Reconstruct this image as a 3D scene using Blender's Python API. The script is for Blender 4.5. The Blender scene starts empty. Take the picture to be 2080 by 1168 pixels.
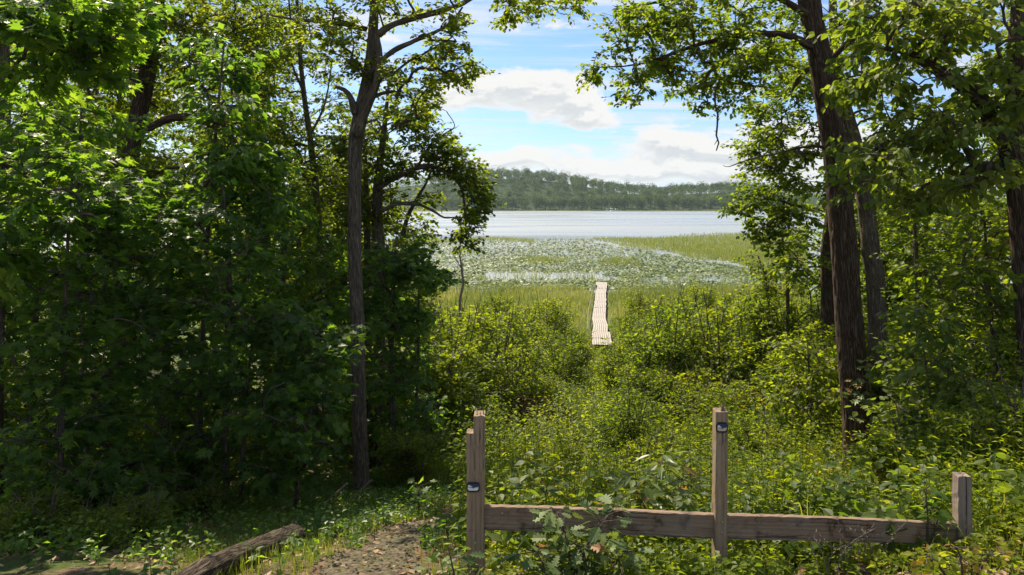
import bpy, math, random
import numpy as np
from mathutils import Vector, Matrix, noise as mnoise

# ---------------------------------------------------------------- camera, light, exposure
scn = bpy.context.scene
F, HX, HY, CZ = 1500.0, 1040.0, 413.0, 8.8          # focal length (px), horizon centre, eye height over the lake
cam_data = bpy.data.cameras.new('camera'); cam = bpy.data.objects.new('camera', cam_data)
scn.collection.objects.link(cam); scn.camera = cam
cam_data.sensor_width = 36.0; cam_data.lens = F / 2080.0 * 36.0
cam_data.shift_y = -(584.0 - HY) / 2080.0
cam_data.clip_start = 0.1; cam_data.clip_end = 9000.0
cam.location = (0, 0, CZ); cam.rotation_euler = (math.radians(90), 0, 0)

SUN_AZ, SUN_EL = math.radians(-27), math.radians(47)   # azimuth from +Y, negative = towards the left
SKY_STRENGTH, SUN_STRENGTH, EXPOSURE = 0.076, 4.5, 0.98
sd = Vector((math.sin(SUN_AZ) * math.cos(SUN_EL), math.cos(SUN_AZ) * math.cos(SUN_EL), math.sin(SUN_EL)))
sl = bpy.data.lights.new('sun', 'SUN'); sl.energy = SUN_STRENGTH; sl.angle = math.radians(0.53); sl.color = (1.0, 0.885, 0.68)
so = bpy.data.objects.new('sun', sl); scn.collection.objects.link(so)
so.rotation_euler = sd.to_track_quat('Z', 'Y').to_euler(); so.location = (0, 0, 60)

vs = scn.view_settings
vs.view_transform = 'Standard'; vs.look = 'None'; vs.gamma = 1.0; vs.exposure = EXPOSURE; vs.use_curve_mapping = False
cy = scn.cycles
cy.use_denoising = True
cy.max_bounces = 9; cy.diffuse_bounces = 5; cy.glossy_bounces = 3; cy.transmission_bounces = 5
cy.transparent_max_bounces = 6; cy.volume_bounces = 0; cy.sample_clamp_indirect = 6.0; cy.caustics_reflective = False; cy.caustics_refractive = False


class NT:
    """tiny node helper"""
    def __init__(s, tree): s.t = tree; s.n = tree.nodes; s.l = tree.links
    def new(s, typ, **kw):
        n = s.n.new(typ)
        for k, v in kw.items():
            if k in n.inputs.keys() and not hasattr(n, k): n.inputs[k].default_value = v
            else: setattr(n, k, v)
        return n
    def val(s, sock, v):
        if hasattr(v, 'is_linked') or isinstance(v, bpy.types.NodeSocket): s.l.new(v, sock)
        else: sock.default_value = v
    def math(s, op, a, b=0.0, c=0.0, clamp=False):
        n = s.n.new('ShaderNodeMath'); n.operation = op; n.use_clamp = clamp
        for i, v in enumerate((a, b, c)): s.val(n.inputs[i], v)
        return n.outputs[0]
    def noise(s, vec, scale, detail=4.0, rough=0.55, dist=0.0):
        n = s.n.new('ShaderNodeTexNoise'); s.l.new(vec, n.inputs['Vector'])
        n.inputs['Scale'].default_value = scale; n.inputs['Detail'].default_value = detail
        n.inputs['Roughness'].default_value = rough; n.inputs['Distortion'].default_value = dist
        return n.outputs[0]
    def ramp(s, fac, stops, interp='LINEAR'):
        n = s.n.new('ShaderNodeValToRGB'); s.l.new(fac, n.inputs[0]); r = n.color_ramp; r.interpolation = interp
        while len(r.elements) < len(stops): r.elements.new(0.5)
        for e, (p, c) in zip(r.elements, stops):
            e.position = p; e.color = (c[0], c[1], c[2], 1) if hasattr(c, '__len__') else (c, c, c, 1)
        return n.outputs[0]
    def mix(s, fac, a, b, typ='MIX'):
        n = s.n.new('ShaderNodeMix'); n.data_type = 'RGBA'; n.blend_type = typ
        s.val(n.inputs[0], fac)
        for i, v in ((6, a), (7, b)):
            if isinstance(v, tuple) and len(v) == 3: v = (*v, 1)
            s.val(n.inputs[i], v)
        return n.outputs[2]
    def smooth(s, x, lo, hi, a=0.0, b=1.0):
        n = s.n.new('ShaderNodeMapRange'); n.interpolation_type = 'SMOOTHSTEP'
        s.val(n.inputs[0], x); n.inputs[1].default_value = lo; n.inputs[2].default_value = hi
        n.inputs[3].default_value = a; n.inputs[4].default_value = b
        return n.outputs[0]
    def scale(s, vec, v, loc=(0, 0, 0)):
        n = s.n.new('ShaderNodeMapping'); s.l.new(vec, n.inputs[0]); n.inputs['Scale'].default_value = v; n.inputs['Location'].default_value = loc
        return n.outputs[0]


# world: Nishita sky with a thin cirrus sheet and cumulus banks
world = bpy.data.worlds.new('World'); scn.world = world; world.use_nodes = True
w = NT(world.node_tree); w.n.clear()
sky = w.n.new('ShaderNodeTexSky'); sky.sky_type = 'NISHITA'; sky.sun_disc = False
sky.sun_elevation = SUN_EL; sky.sun_rotation = SUN_AZ; sky.altitude = 300; sky.air_density = 1.0; sky.dust_density = 0.8; sky.ozone_density = 2.0
tc = w.n.new('ShaderNodeTexCoord'); sep = w.n.new('ShaderNodeSeparateXYZ'); w.l.new(tc.outputs['Generated'], sep.inputs[0])
dx, dy, dz = sep.outputs
az = w.math('ARCTAN2', dx, dy); el = w.math('ARCSINE', dz)
up = w.math('MAXIMUM', dz, 0.0)
inv = w.math('DIVIDE', 1.0, w.math('ADD', up, 0.12))
comb = w.n.new('ShaderNodeCombineXYZ'); w.l.new(w.math('MULTIPLY', dx, inv), comb.inputs[0]); w.l.new(w.math('MULTIPLY', dy, inv), comb.inputs[1])
cir = w.noise(w.scale(comb.outputs[0], (0.55, 2.6, 1), (3.1, 1.7, 0)), 1.7, 7, 0.62, 0.6)
cir_a = w.smooth(cir, 0.42, 0.70, 0.0, 0.85)
ang = w.n.new('ShaderNodeCombineXYZ'); w.l.new(az, ang.inputs[0]); w.l.new(el, ang.inputs[1])
def cumulus(dv):
    v = w.n.new('ShaderNodeVectorMath'); v.operation = 'ADD'; w.l.new(ang.outputs[0], v.inputs[0]); v.inputs[1].default_value = (dv * 0.4, dv, 0)
    n1 = w.noise(w.scale(v.outputs[0], (5.0, 11.0, 1), (1.3, 0.45, 0)), 2.0, 9, 0.6, 0.3)
    d = n1
    for (px, py, sx, sy, k) in ((1050, 185, 100, 34, .24), (1150, 225, 90, 26, .22), (1235, 238, 40, 16, .12), (950, 205, 60, 26, .16), (1400, 300, 210, 32, .27), (1020, 320, 70, 18, .23),
                                (1400, 350, 260, 22, .27), (1150, 115, 240, 24, -.20), (1440, 205, 130, 26, -.22), (1290, 185, 50, 30, -.16), (1080, 280, 170, 13, -.20), (890, 265, 80, 22, -.16), (1170, 318, 50, 16, -.10)):
        a0 = (px - HX) / F; e0 = (HY - py) / F
        gx = w.math('POWER', w.math('DIVIDE', w.math('SUBTRACT', az, a0), sx / F), 2.0)
        gy = w.math('POWER', w.math('DIVIDE', w.math('SUBTRACT', w.math('ADD', el, dv), e0), sy / F), 2.0)
        g = w.math('MULTIPLY', w.math('EXPONENT', w.math('MULTIPLY', w.math('ADD', gx, gy), -0.7)), k)
        d = w.math('ADD', d, g)
    return d
c0 = cumulus(0.0); c1 = cumulus(0.012)
cum_a = w.smooth(c0, 0.515, 0.655)
lit = w.smooth(w.math('SUBTRACT', c0, c1), -0.05, 0.06)
thick = w.smooth(c0, 0.56, 0.76)
shade = w.math('MULTIPLY', thick, w.math('SUBTRACT', 1.0, lit))
ccol = w.mix(shade, (6.3, 6.27, 6.1), (4.7, 4.95, 5.15))
low = w.smooth(el, 0.0, 0.10, 0.6, 0.0)                    # pale air towards the horizon
skyc = w.mix(0.75, sky.outputs[0], w.mix(1.0, sky.outputs[0], (0.54, 0.77, 1.16), 'MULTIPLY'))
skyc = w.mix(low, skyc, (5.4, 6.1, 6.6))
m1 = w.mix(cir_a, skyc, (5.7, 5.9, 6.0))
m2 = w.mix(cum_a, m1, ccol)
bg = w.n.new('ShaderNodeBackground'); w.l.new(m2, bg.inputs[0]); bg.inputs[1].default_value = SKY_STRENGTH
wo = w.n.new('ShaderNodeOutputWorld'); w.l.new(bg.outputs[0], wo.inputs[0])

# ---------------------------------------------------------------- helpers
COL = scn.collection
rng = np.random.default_rng(11)

def P(px, py, Y):
    return np.array([(px - HX) / F * Y, Y, CZ - (py - HY) / F * Y])

PY = [-40, -6, 0, 4.3, 5.5, 8, 11.7, 16, 20, 25, 30, 37, 45, 60, 72, 77, 92, 180, 300, 700, 835, 850, 875, 900, 950, 1040, 1300, 4000]
PZ = [8.0, 7.4, 7.25, 6.62, 6.2, 5.35, 4.2, 3.3, 2.6, 1.8, 1.15, 0.6, 0.22, 0.12, 0.03, -0.15, -0.4, -0.7, -3, -3, -0.4, 0.35, 1.0, 4, 20, 38, 30, 10]
_yy = np.concatenate([np.arange(-40, 100, 0.5), np.arange(100, 4001, 5.0)])
_zz = np.interp(_yy, PY, PZ)
_k = np.ones(5) / 5
_zs = _zz.copy(); _zs[4:270] = np.convolve(_zz, _k, 'same')[4:270]
RPX = np.array([300, 600, 760, 900, 980, 1090, 1160, 1210, 1260, 1330, 1400, 1460, 1530, 1700, 2100])
RPY = np.array([380, 375, 360, 346, 337, 340, 350, 358, 367, 374, 370, 366, 370, 374, 378])
def hit(px, py, dz=0.0):
    """where the line of sight through (px, py) meets the ground"""
    y = np.arange(2.5, 60, .02); x = (px - HX) / F * y; z = CZ - (py - HY) / F * y
    k = int(np.argmax(z < gz(x, y) + dz)); return np.array([x[k], y[k], float(gz(x[k], y[k])) + dz])
def ridge(x, y):
    """how high the far hill stands at this bearing, relative to the profile"""
    px = HX + x / np.maximum(y, 1) * F
    sk = CZ + (HY - np.interp(px, RPX, RPY)) / F * 1040.0 - 17.0
    return sk / 38.0
def gz(x, y):
    x = np.asarray(x, float); y = np.asarray(y, float)
    z = np.interp(y, _yy, _zs)
    fade = np.clip((34 - y) / 22, 0, 1)
    z = z + fade * (0.075 * np.clip(x - 1.2, 0, 14) - 0.045 * np.clip(-x - 1.2, 0, 8))
    near = np.clip((45 - y) / 30, 0, 1)
    z = z + near * 0.05 * (np.sin(x * 1.7 + y * 0.9) * np.cos(y * 1.3 - x * 0.6) + 0.5 * np.sin(x * 4.1 + 1) * np.cos(y * 3.7))
    far = np.clip((y - 875) / 40, 0, 1)
    return np.where(far > 0, z * (1 - far) + far * z * ridge(x, y), z)
def gzf(x, y): return float(gz(x, y))

def setp(o, **kw):
    for k, v in kw.items():
        if v is not None: o[k] = v
    return o
def link(name, me, parent=None, mat=None, **kw):
    o = bpy.data.objects.new(name, me); COL.objects.link(o)
    if parent is not None: o.parent = parent
    if mat is not None and me is not None and not me.materials: me.materials.append(mat)
    return setp(o, **kw)
def empty(name, loc, label, cat, group=None, rz=0.0):
    o = bpy.data.objects.new(name, None); COL.objects.link(o); o.empty_display_size = 0.2
    o.location = [float(v) for v in loc]; o.rotation_euler = (0, 0, rz)
    return setp(o, label=label, category=cat, group=group)
def copy_tree(o, parent=None):
    c = o.copy(); COL.objects.link(c); c.parent = parent
    for ch in list(KIDS.get(o.name, ())): copy_tree(ch, c)
    return c
KIDS = {}
def kid(parent, o): KIDS.setdefault(parent.name, []).append(o); return o

TUBE = {}
def mesh_np(name, V, T, mat=None, tint=None, smooth=False, bk=False):
    V = np.asarray(V, np.float32).reshape(-1, 3); T = np.asarray(T, np.int32).reshape(-1, 3)
    me = bpy.data.meshes.new(name)
    me.vertices.add(len(V)); me.vertices.foreach_set('co', V.ravel())
    me.loops.add(len(T) * 3); me.loops.foreach_set('vertex_index', T.ravel())
    me.polygons.add(len(T)); me.polygons.foreach_set('loop_start', np.arange(0, len(T) * 3, 3, dtype=np.int32))
    if tint is not None:
        a = me.attributes.new('tint', 'FLOAT', 'FACE'); a.data.foreach_set('value', np.asarray(tint, np.float32))
    if bk:
        q = TUBE['bk']; a = me.attributes.new('bk', 'FLOAT_VECTOR', 'POINT'); a.data.foreach_set('vector', np.asarray(q, np.float32).ravel())
    me.update(calc_edges=True)
    me.polygons.foreach_set('use_smooth', np.full(len(T), smooth))
    if mat: me.materials.append(mat)
    return me
class Geo:
    def __init__(s): s.V = []; s.T = []; s.K = []; s.n = 0
    def add(s, V, T, k=None):
        V = np.asarray(V, float).reshape(-1, 3); T = np.asarray(T, int).reshape(-1, 3)
        s.V.append(V); s.T.append(T + s.n); s.n += len(V)
        s.K.append(np.full(len(T), 0.5) if k is None else np.broadcast_to(k, (len(T),)).astype(float))
    def mesh(s, name, mat, off=(0, 0, 0), smooth=False):
        return mesh_np(name, np.concatenate(s.V) - np.asarray(off), np.concatenate(s.T), mat, np.concatenate(s.K), smooth)

def box_vt(c, s, rot=None, bev=0.0):
    """a box with its long edges chamfered"""
    hx, hy, hz = [v / 2 for v in s]; b = min(bev, hx * .9, hy * .9, hz * .9)
    if b <= 0:
        V = np.array([[x, y, z] for z in (-hz, hz) for x, y in ((-hx, -hy), (hx, -hy), (hx, hy), (-hx, hy))])
        rings = 4
    else:
        ring = [(-hx + b, -hy), (hx - b, -hy), (hx, -hy + b), (hx, hy - b), (hx - b, hy), (-hx + b, hy), (-hx, hy - b), (-hx, -hy + b)]
        V = []
        for z, q in ((-hz, b), (-hz + b, 0), (hz - b, 0), (hz, b)):
            for x, y in ring: V.append((x * (hx - q) / hx, y * (hy - q) / hy, z))
        V = np.array(V); rings = 8
    T = []; L = len(V) // rings
    for r in range(L - 1):
        for i in range(rings):
            j = (i + 1) % rings; a, b2, c2, d = r * rings + i, r * rings + j, (r + 1) * rings + j, (r + 1) * rings + i
            T += [(a, b2, c2), (a, c2, d)]
    for i in range(1, rings - 1):
        T.append((0, i + 1, i)); o = (L - 1) * rings; T.append((o, o + i, o + i + 1))
    if rot is not None: V = V @ np.array(rot).T
    return V + np.asarray(c), np.array(T)

def tube(pts, rad, sides=8, cap=True, bark=0.0, seed=0.0, flare=0.0):
    pts = np.asarray(pts, float); rad = np.broadcast_to(rad, (len(pts),)).astype(float)
    tan = np.gradient(pts, axis=0); tan /= np.linalg.norm(tan, axis=1)[:, None] + 1e-9
    ref = np.array([0.13, 1, 0.07]); A = np.cross(tan, ref); A /= np.linalg.norm(A, axis=1)[:, None] + 1e-9
    B = np.cross(tan, A)
    an = np.linspace(0, 2 * math.pi, sides, endpoint=False)
    R = np.repeat(rad[:, None], sides, 1)
    if bark:
        L = np.concatenate([[0], np.cumsum(np.linalg.norm(np.diff(pts, axis=0), axis=1))])
        for i in range(len(pts)):
            for j in range(sides):
                ca, sa = math.cos(an[j]), math.sin(an[j])
                q = rad[i] * 26
                a1 = mnoise.noise(Vector((ca * q, sa * q, L[i] * 2.6 + seed)))
                a2 = mnoise.noise(Vector((ca * q * 2.1, sa * q * 2.1, L[i] * 7 + seed + 9)))
                R[i, j] += bark * (0.5 - 1.9 * abs(a1)) + bark * 0.35 * a2 + rad[i] * 0.07 * mnoise.noise(Vector((ca, sa, L[i] * 1.1 + seed)))
            if flare: R[i] *= 1 + flare * math.exp(-L[i] / 0.22) * (1 + 0.3 * np.sin(an * 4 + seed))
    V = pts[:, None, :] + R[..., None] * (np.cos(an)[None, :, None] * A[:, None, :] + np.sin(an)[None, :, None] * B[:, None, :])
    V = V.reshape(-1, 3); n = len(pts)
    Ls = np.concatenate([[0], np.cumsum(np.linalg.norm(np.diff(pts, axis=0), axis=1))]); rm = np.full(n, rad.max())
    bk = np.stack([rm[:, None] * np.cos(an)[None] + pts[0, 0], rm[:, None] * np.sin(an)[None], np.repeat(Ls[:, None], sides, 1) + 3 * pts[0, 1]], -1).reshape(-1, 3)
    if cap: bk = np.concatenate([bk, bk[:1] * 0, bk[-1:]])
    TUBE['bk'] = bk
    i = np.arange(n - 1)[:, None] * sides; j = np.arange(sides)[None, :]; j2 = (j + 1) % sides
    a, b, c, d = i + j, i + j2, i + sides + j2, i + sides + j
    T = np.concatenate([np.stack([a, b, c], -1).reshape(-1, 3), np.stack([a, c, d], -1).reshape(-1, 3)])
    if cap:
        V = np.concatenate([V, pts[:1], pts[-1:]]); k = len(V) - 2
        e = np.arange(sides); e2 = (e + 1) % sides; o = (n - 1) * sides
        T = np.concatenate([T, np.stack([e2, e, np.full(sides, k)], -1), np.stack([o + e, o + e2, np.full(sides, k + 1)], -1)])
    return V, T
def spline(ctrl, step=0.05):
    """smooth path through (x,y,z,r) rows"""
    C = np.asarray(ctrl, float)
    if len(C) == 2: C = np.array([C[0], (C[0] + C[1]) / 2, C[1]])
    E = np.concatenate([[2 * C[0] - C[1]], C, [2 * C[-1] - C[-2]]]); out = []
    for i in range(1, len(E) - 2):
        p0, p1, p2, p3 = E[i - 1], E[i], E[i + 1], E[i + 2]
        n = max(2, int(np.linalg.norm(p2[:3] - p1[:3]) / step))
        t = np.linspace(0, 1, n, endpoint=False)[:, None]
        out.append(0.5 * (2 * p1 + (p2 - p0) * t + (2 * p0 - 5 * p1 + 4 * p2 - p3) * t ** 2 + (3 * p1 - p0 - 3 * p2 + p3) * t ** 3))
    out.append(C[-1:]); R = np.concatenate(out); R[:, 3] = np.maximum(R[:, 3], 0.002)
    return R
def prisms(P0, P1, r0, r1, sides=4):
    """many separate thin tapered sticks"""
    P0 = np.asarray(P0, float); P1 = np.asarray(P1, float); n = len(P0)
    if n == 0: return np.zeros((0, 3)), np.zeros((0, 3), int)
    d = P1 - P0; d /= np.linalg.norm(d, axis=1)[:, None] + 1e-9
    ref = np.where(np.abs(d[:, 2:3]) > 0.9, [[1.0, 0, 0]], [[0, 0, 1.0]])
    A = np.cross(d, ref); A /= np.linalg.norm(A, axis=1)[:, None] + 1e-9; B = np.cross(d, A)
    an = np.linspace(0, 2 * math.pi, sides, endpoint=False)
    U = np.cos(an)[None, :, None] * A[:, None, :] + np.sin(an)[None, :, None] * B[:, None, :]
    V = np.concatenate([P0[:, None] + U * np.reshape(r0, (-1, 1, 1)), P1[:, None] + U * np.reshape(r1, (-1, 1, 1))], 1)
    j = np.arange(sides); j2 = (j + 1) % sides
    t = np.concatenate([np.stack([j, j2, j2 + sides], -1), np.stack([j, j2 + sides, j + sides], -1)])
    T = (np.arange(n)[:, None, None] * 2 * sides + t[None]).reshape(-1, 3)
    return V.reshape(-1, 3), T

# leaf outlines: x across, y towards the tip, z out of the blade
def fan(outline, cz=-0.03, cy=0.4):
    V = [(0, cy, cz)] + [(x, y, 0.05 * abs(x) * 2 - 0.12 * y * y) for x, y in outline]
    n = len(outline)
    return np.array(V, float), np.array([(0, 1 + i, 1 + (i + 1) % n) for i in range(n)])
QUAD = (np.array([(0, 0, 0), (0.34, 0.42, 0.07), (0, 1, -0.12), (-0.34, 0.42, 0.07)], float), np.array([(0, 1, 2), (0, 2, 3)]))
NARROW = (np.array([(0, 0, 0), (0.17, 0.45, 0.04), (0, 1.1, -0.18), (-0.17, 0.45, 0.04)], float), np.array([(0, 1, 2), (0, 2, 3)]))
OVATE = fan([(0, 0), (0.26, 0.2), (0.36, 0.45), (0.22, 0.75), (0, 1.05), (-0.22, 0.75), (-0.36, 0.45), (-0.26, 0.2)])
MAPLE = fan([(0, -0.02), (0.30, -0.10), (0.26, 0.14), (0.60, 0.30), (0.28, 0.42), (0.34, 0.72), (0.12, 0.60), (0, 1.0), (-0.12, 0.60), (-0.34, 0.72), (-0.28, 0.42), (-0.60, 0.30), (-0.26, 0.14), (-0.30, -0.10)], -0.05, 0.32)
MAPLE_LO = fan([(0, 0), (0.45, 0.0), (0.26, 0.2), (0.58, 0.5), (0.2, 0.5), (0, 1.0), (-0.2, 0.5), (-0.58, 0.5), (-0.26, 0.2), (-0.45, 0.0)][:], -0.05, 0.3)
OAK = fan([(0, 0), (0.10, 0.12), (0.22, 0.20), (0.10, 0.30), (0.30, 0.42), (0.15, 0.50), (0.36, 0.66), (0.18, 0.72), (0.24, 0.92), (0.08, 0.90), (0, 1.02),
           (-0.08, 0.90), (-0.24, 0.92), (-0.18, 0.72), (-0.36, 0.66), (-0.15, 0.50), (-0.30, 0.42), (-0.10, 0.30), (-0.22, 0.20), (-0.10, 0.12)], -0.04, 0.5)
LANCE = fan([(0, 0), (0.12, 0.2), (0.17, 0.45), (0.1, 0.75), (0, 1.05), (-0.1, 0.75), (-0.17, 0.45), (-0.12, 0.2)])

def norm(a): return a / (np.linalg.norm(a, axis=-1, keepdims=True) + 1e-9)
def leaves_vt(pos, tip, nrm, size, tmpl):
    """instances of one leaf outline baked into arrays; also returns the frames"""
    tip = norm(tip); X = norm(np.cross(tip, nrm)); Z = np.cross(X, tip)
    tv, tt = tmpl
    V = pos[:, None] + size[:, None, None] * (tv[None, :, 0:1] * X[:, None] + tv[None, :, 1:2] * tip[:, None] + tv[None, :, 2:3] * Z[:, None])
    T = (np.arange(len(pos))[:, None, None] * len(tv) + tt[None]).reshape(-1, 3)
    return V.reshape(-1, 3), T, (X, tip, Z)

# ---------------------------------------------------------------- materials
def mat_new(name):
    m = bpy.data.materials.new(name); m.use_nodes = True; t = NT(m.node_tree); t.n.clear()
    out = t.n.new('ShaderNodeOutputMaterial'); return m, t, out
def principled(t, **kw):
    p = t.n.new('ShaderNodeBsdfPrincipled')
    for k, v in kw.items():
        k = k.replace('_', ' '); s = p.inputs[k]
        if isinstance(v, tuple) and len(v) == 3: v = (*v, 1)
        t.val(s, v)
    return p
def leaf_mat(name, dark, mid, light, trans, tf=0.42, rough=0.48, spec=0.2, brown=None):
    m, t, out = mat_new(name)
    at = t.n.new('ShaderNodeAttribute'); at.attribute_name = 'tint'
    oi = t.n.new('ShaderNodeObjectInfo')
    k = t.math('ADD', at.outputs['Fac'], t.math('MULTIPLY', t.math('SUBTRACT', oi.outputs['Random'], 0.5), 0.25), clamp=True)
    stops = [(0.0, dark), (0.5, mid), (0.93, light)]
    if brown: stops.append((0.985, brown))
    c = t.ramp(k, stops)
    tcc = t.mix(1.0, c, tuple(trans), 'MULTIPLY')
    p = principled(t, Base_Color=c, Roughness=rough, Specular_IOR_Level=spec)
    tr = t.n.new('ShaderNodeBsdfTranslucent'); t.l.new(tcc, tr.inputs[0])
    mx = t.n.new('ShaderNodeMixShader'); mx.inputs[0].default_value = tf
    t.l.new(p.outputs[0], mx.inputs[1]); t.l.new(tr.outputs[0], mx.inputs[2]); t.l.new(mx.outputs[0], out.inputs[0])
    return m
M = {}
M['maple'] = leaf_mat('maple_leaf', (.044, .086, .022), (.078, .138, .030), (.135, .19, .04), (3.2, 3.2, .8), 0.60, 0.40, 0.28)
M['crown'] = leaf_mat('aspen_leaf', (.056, .09, .013), (.098, .138, .017), (.165, .195, .024), (3.3, 3.0, .6), 0.58)
M['right'] = leaf_mat('basswood_leaf', (.053, .087, .014), (.094, .136, .018), (.16, .19, .026), (3.3, 3.1, .6), 0.57)
M['big'] = leaf_mat('broad_leaf', (.055, .088, .018), (.10, .138, .024), (.19, .21, .065), (3.1, 3.0, .8), 0.50)
M['shrub'] = leaf_mat('shrub_leaf', (.06, .10, .013), (.115, .155, .018), (.185, .215, .026), (3.0, 2.8, .6), 0.57)
M['herb'] = leaf_mat('herb_leaf', (.065, .11, .011), (.13, .175, .014), (.235, .25, .022), (2.7, 2.5, .6), 0.54, brown=(.24, .15, .05))
M['oak'] = leaf_mat('oak_leaf', (.045, .085, .022), (.10, .15, .04), (.20, .245, .085), (2.0, 1.8, .8), 0.34, 0.5, 0.22, brown=(.28, .13, .04))
M['elder'] = leaf_mat('pale_leaf', (.08, .13, .035), (.14, .19, .06), (.22, .27, .10), (2.0, 1.8, .8), 0.35, 0.42, 0.35, brown=(.24, .15, .05))
M['grass'] = leaf_mat('grass_blade', (.055, .10, .015), (.10, .15, .022), (.19, .21, .05), (2.4, 2.0, .9), 0.45)
M['marsh'] = leaf_mat('marsh_grass', (.11, .15, .045), (.19, .23, .075), (.34, .32, .15), (1.9, 1.7, .8), 0.42)
M['lily'] = leaf_mat('lily_pad', (.05, .10, .03), (.17, .22, .065), (.34, .37, .15), (1.4, 1.4, .8), 0.15, 0.5, 0.22)
M['far'] = leaf_mat('distant_foliage', (.035, .07, .016), (.08, .128, .026), (.14, .18, .036), (1.8, 1.7, 1.0), 0.25, 0.6, 0.15)
M['litter'] = leaf_mat('dry_leaf', (.14, .08, .04), (.30, .19, .10), (.48, .35, .21), (1.4, 1.1, .8), 0.2, 0.6, 0.2)
M['deadneedle'] = leaf_mat('dead_twig_brown', (.06, .03, .02), (.10, .05, .03), (.16, .09, .05), (1, 1, 1), 0.05, 0.8, 0.1)

def bark_mat(name, c1, c2, c3, sc=1.0, bump=0.7, tubed=True):
    """furrowed bark; on tubes the pattern follows the stem through the 'bk' attribute"""
    m, t, out = mat_new(name)
    g = t.n.new('ShaderNodeNewGeometry'); pos = g.outputs['Position']
    if tubed:
        at = t.n.new('ShaderNodeAttribute'); at.attribute_name = 'bk'; pos = at.outputs['Vector']
    n1 = t.noise(t.scale(pos, (26 * sc, 26 * sc, 2.4 * sc)), 1.5, 3, 0.5, 0.9)
    n3 = t.noise(t.scale(pos, (60 * sc, 60 * sc, 9 * sc)), 1.5, 5, 0.65, 0.5)
    rid = t.math('MULTIPLY', t.math('ABSOLUTE', t.math('SUBTRACT', n1, 0.5)), 6.0, clamp=True)
    n2 = t.noise(g.outputs['Position'], 2.3, 5, 0.65)
    h = t.math('ADD', t.math('MULTIPLY', t.math('POWER', rid, 0.6), 0.5), t.math('MULTIPLY', n3, 0.55))
    c = t.ramp(h, [(0.25, c1), (0.6, c2), (0.95, c3)])
    c = t.mix(t.smooth(n2, 0.50, 0.72, 0, 0.4), c, (.05, .06, .035))
    b = t.n.new('ShaderNodeBump'); b.inputs['Strength'].default_value = bump; b.inputs['Distance'].default_value = 0.015; t.l.new(h, b.inputs['Height'])
    p = principled(t, Base_Color=c, Roughness=0.92, Specular_IOR_Level=0.1); t.l.new(b.outputs[0], p.inputs['Normal']); t.l.new(p.outputs[0], out.inputs[0])
    return m
M['bark'] = bark_mat('bark_grey_brown', (.030, .021, .015), (.13, .10, .072), (.30, .24, .18))
M['bark_red'] = bark_mat('bark_red_brown', (.022, .013, .009), (.085, .056, .038), (.24, .17, .125), 0.9, 1.0)
M['twig'] = bark_mat('twig_bark', (.05, .038, .028), (.10, .078, .058), (.18, .14, .11), 2.0, 0.3, False)
M['pale_twig'] = bark_mat('pale_dead_wood', (.16, .12, .09), (.28, .22, .17), (.42, .35, .28), 2.0, 0.4, False)

def wood_mat(name, c1, c2, c3, axis, stain=0.5, rings=34):
    m, t, out = mat_new(name)
    tcx = t.n.new('ShaderNodeTexCoord'); v = tcx.outputs['Object']
    s = [rings, rings, rings]; s[axis] = 0.9
    g1 = t.noise(t.scale(v, tuple(s)), 1.6, 6, 0.6, 1.2)
    s2 = [9, 9, 9]; s2[axis] = 0.35
    wv = t.n.new('ShaderNodeTexWave'); wv.wave_type = 'RINGS'; wv.rings_direction = 'XYZ'[axis]; t.l.new(t.scale(v, tuple(s2), (.35, .2, .1)), wv.inputs['Vector'])
    wv.inputs['Scale'].default_value = 1.5; wv.inputs['Distortion'].default_value = 5.0; wv.inputs['Detail'].default_value = 2.0; wv.inputs['Detail Scale'].default_value = 0.8
    fine = t.noise(t.scale(v, tuple(x * 3 for x in s)), 2.0, 3, 0.7)
    h = t.math('ADD', t.math('MULTIPLY', g1, 0.55), t.math('ADD', t.math('MULTIPLY', wv.outputs['Fac'], 0.07), t.math('MULTIPLY', fine, 0.36)))
    c = t.ramp(h, [(0.25, c1), (0.5, c2), (0.78, c3)])
    st = t.noise(v, 7.0, 6, 0.7, 0.4)
    c = t.mix(t.smooth(st, 0.52, 0.68, 0, stain), c, (.055, .035, .025))
    s3 = [60, 60, 60]; s3[axis] = 1.6
    ck = t.smooth(t.noise(t.scale(v, tuple(s3), (.7, .3, .9)), 1.0, 2, 0.5, 0.6), 0.60, 0.66)
    c = t.mix(t.math('MULTIPLY', ck, 0.75), c, (.03, .02, .014))
    gr = t.smooth(t.noise(v, 3.1, 4, 0.6, 0.2), 0.45, 0.65, 0, 0.22); c = t.mix(gr, c, (.28, .25, .20))
    h = t.math('SUBTRACT', h, t.math('MULTIPLY', ck, 0.8))
    b = t.n.new('ShaderNodeBump'); b.inputs['Strength'].default_value = 0.6; b.inputs['Distance'].default_value = 0.005; t.l.new(h, b.inputs['Height'])
    p = principled(t, Base_Color=c, Roughness=0.82, Specular_IOR_Level=0.2); t.l.new(b.outputs[0], p.inputs['Normal']); t.l.new(p.outputs[0], out.inputs[0])
    return m
M['post'] = wood_mat('weathered_post_wood', (.14, .09, .048), (.31, .22, .135), (.46, .35, .225), 2, 0.3, 55)
M['rail'] = wood_mat('weathered_rail_wood', (.10, .065, .04), (.26, .18, .118), (.43, .325, .225), 0, 0.85, 45)
M['stump'] = wood_mat('old_grey_post_wood', (.13, .095, .07), (.29, .22, .175), (.42, .34, .28), 2, 0.25)
M['plank'] = wood_mat('bleached_plank_wood', (.26, .215, .18), (.45, .40, .35), (.57, .52, .47), 1, 0.35, 20)
M['log'] = bark_mat('fallen_log_bark', (.022, .015, .01), (.08, .06, .043), (.19, .15, .11), 1.1, 1.0)

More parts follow.
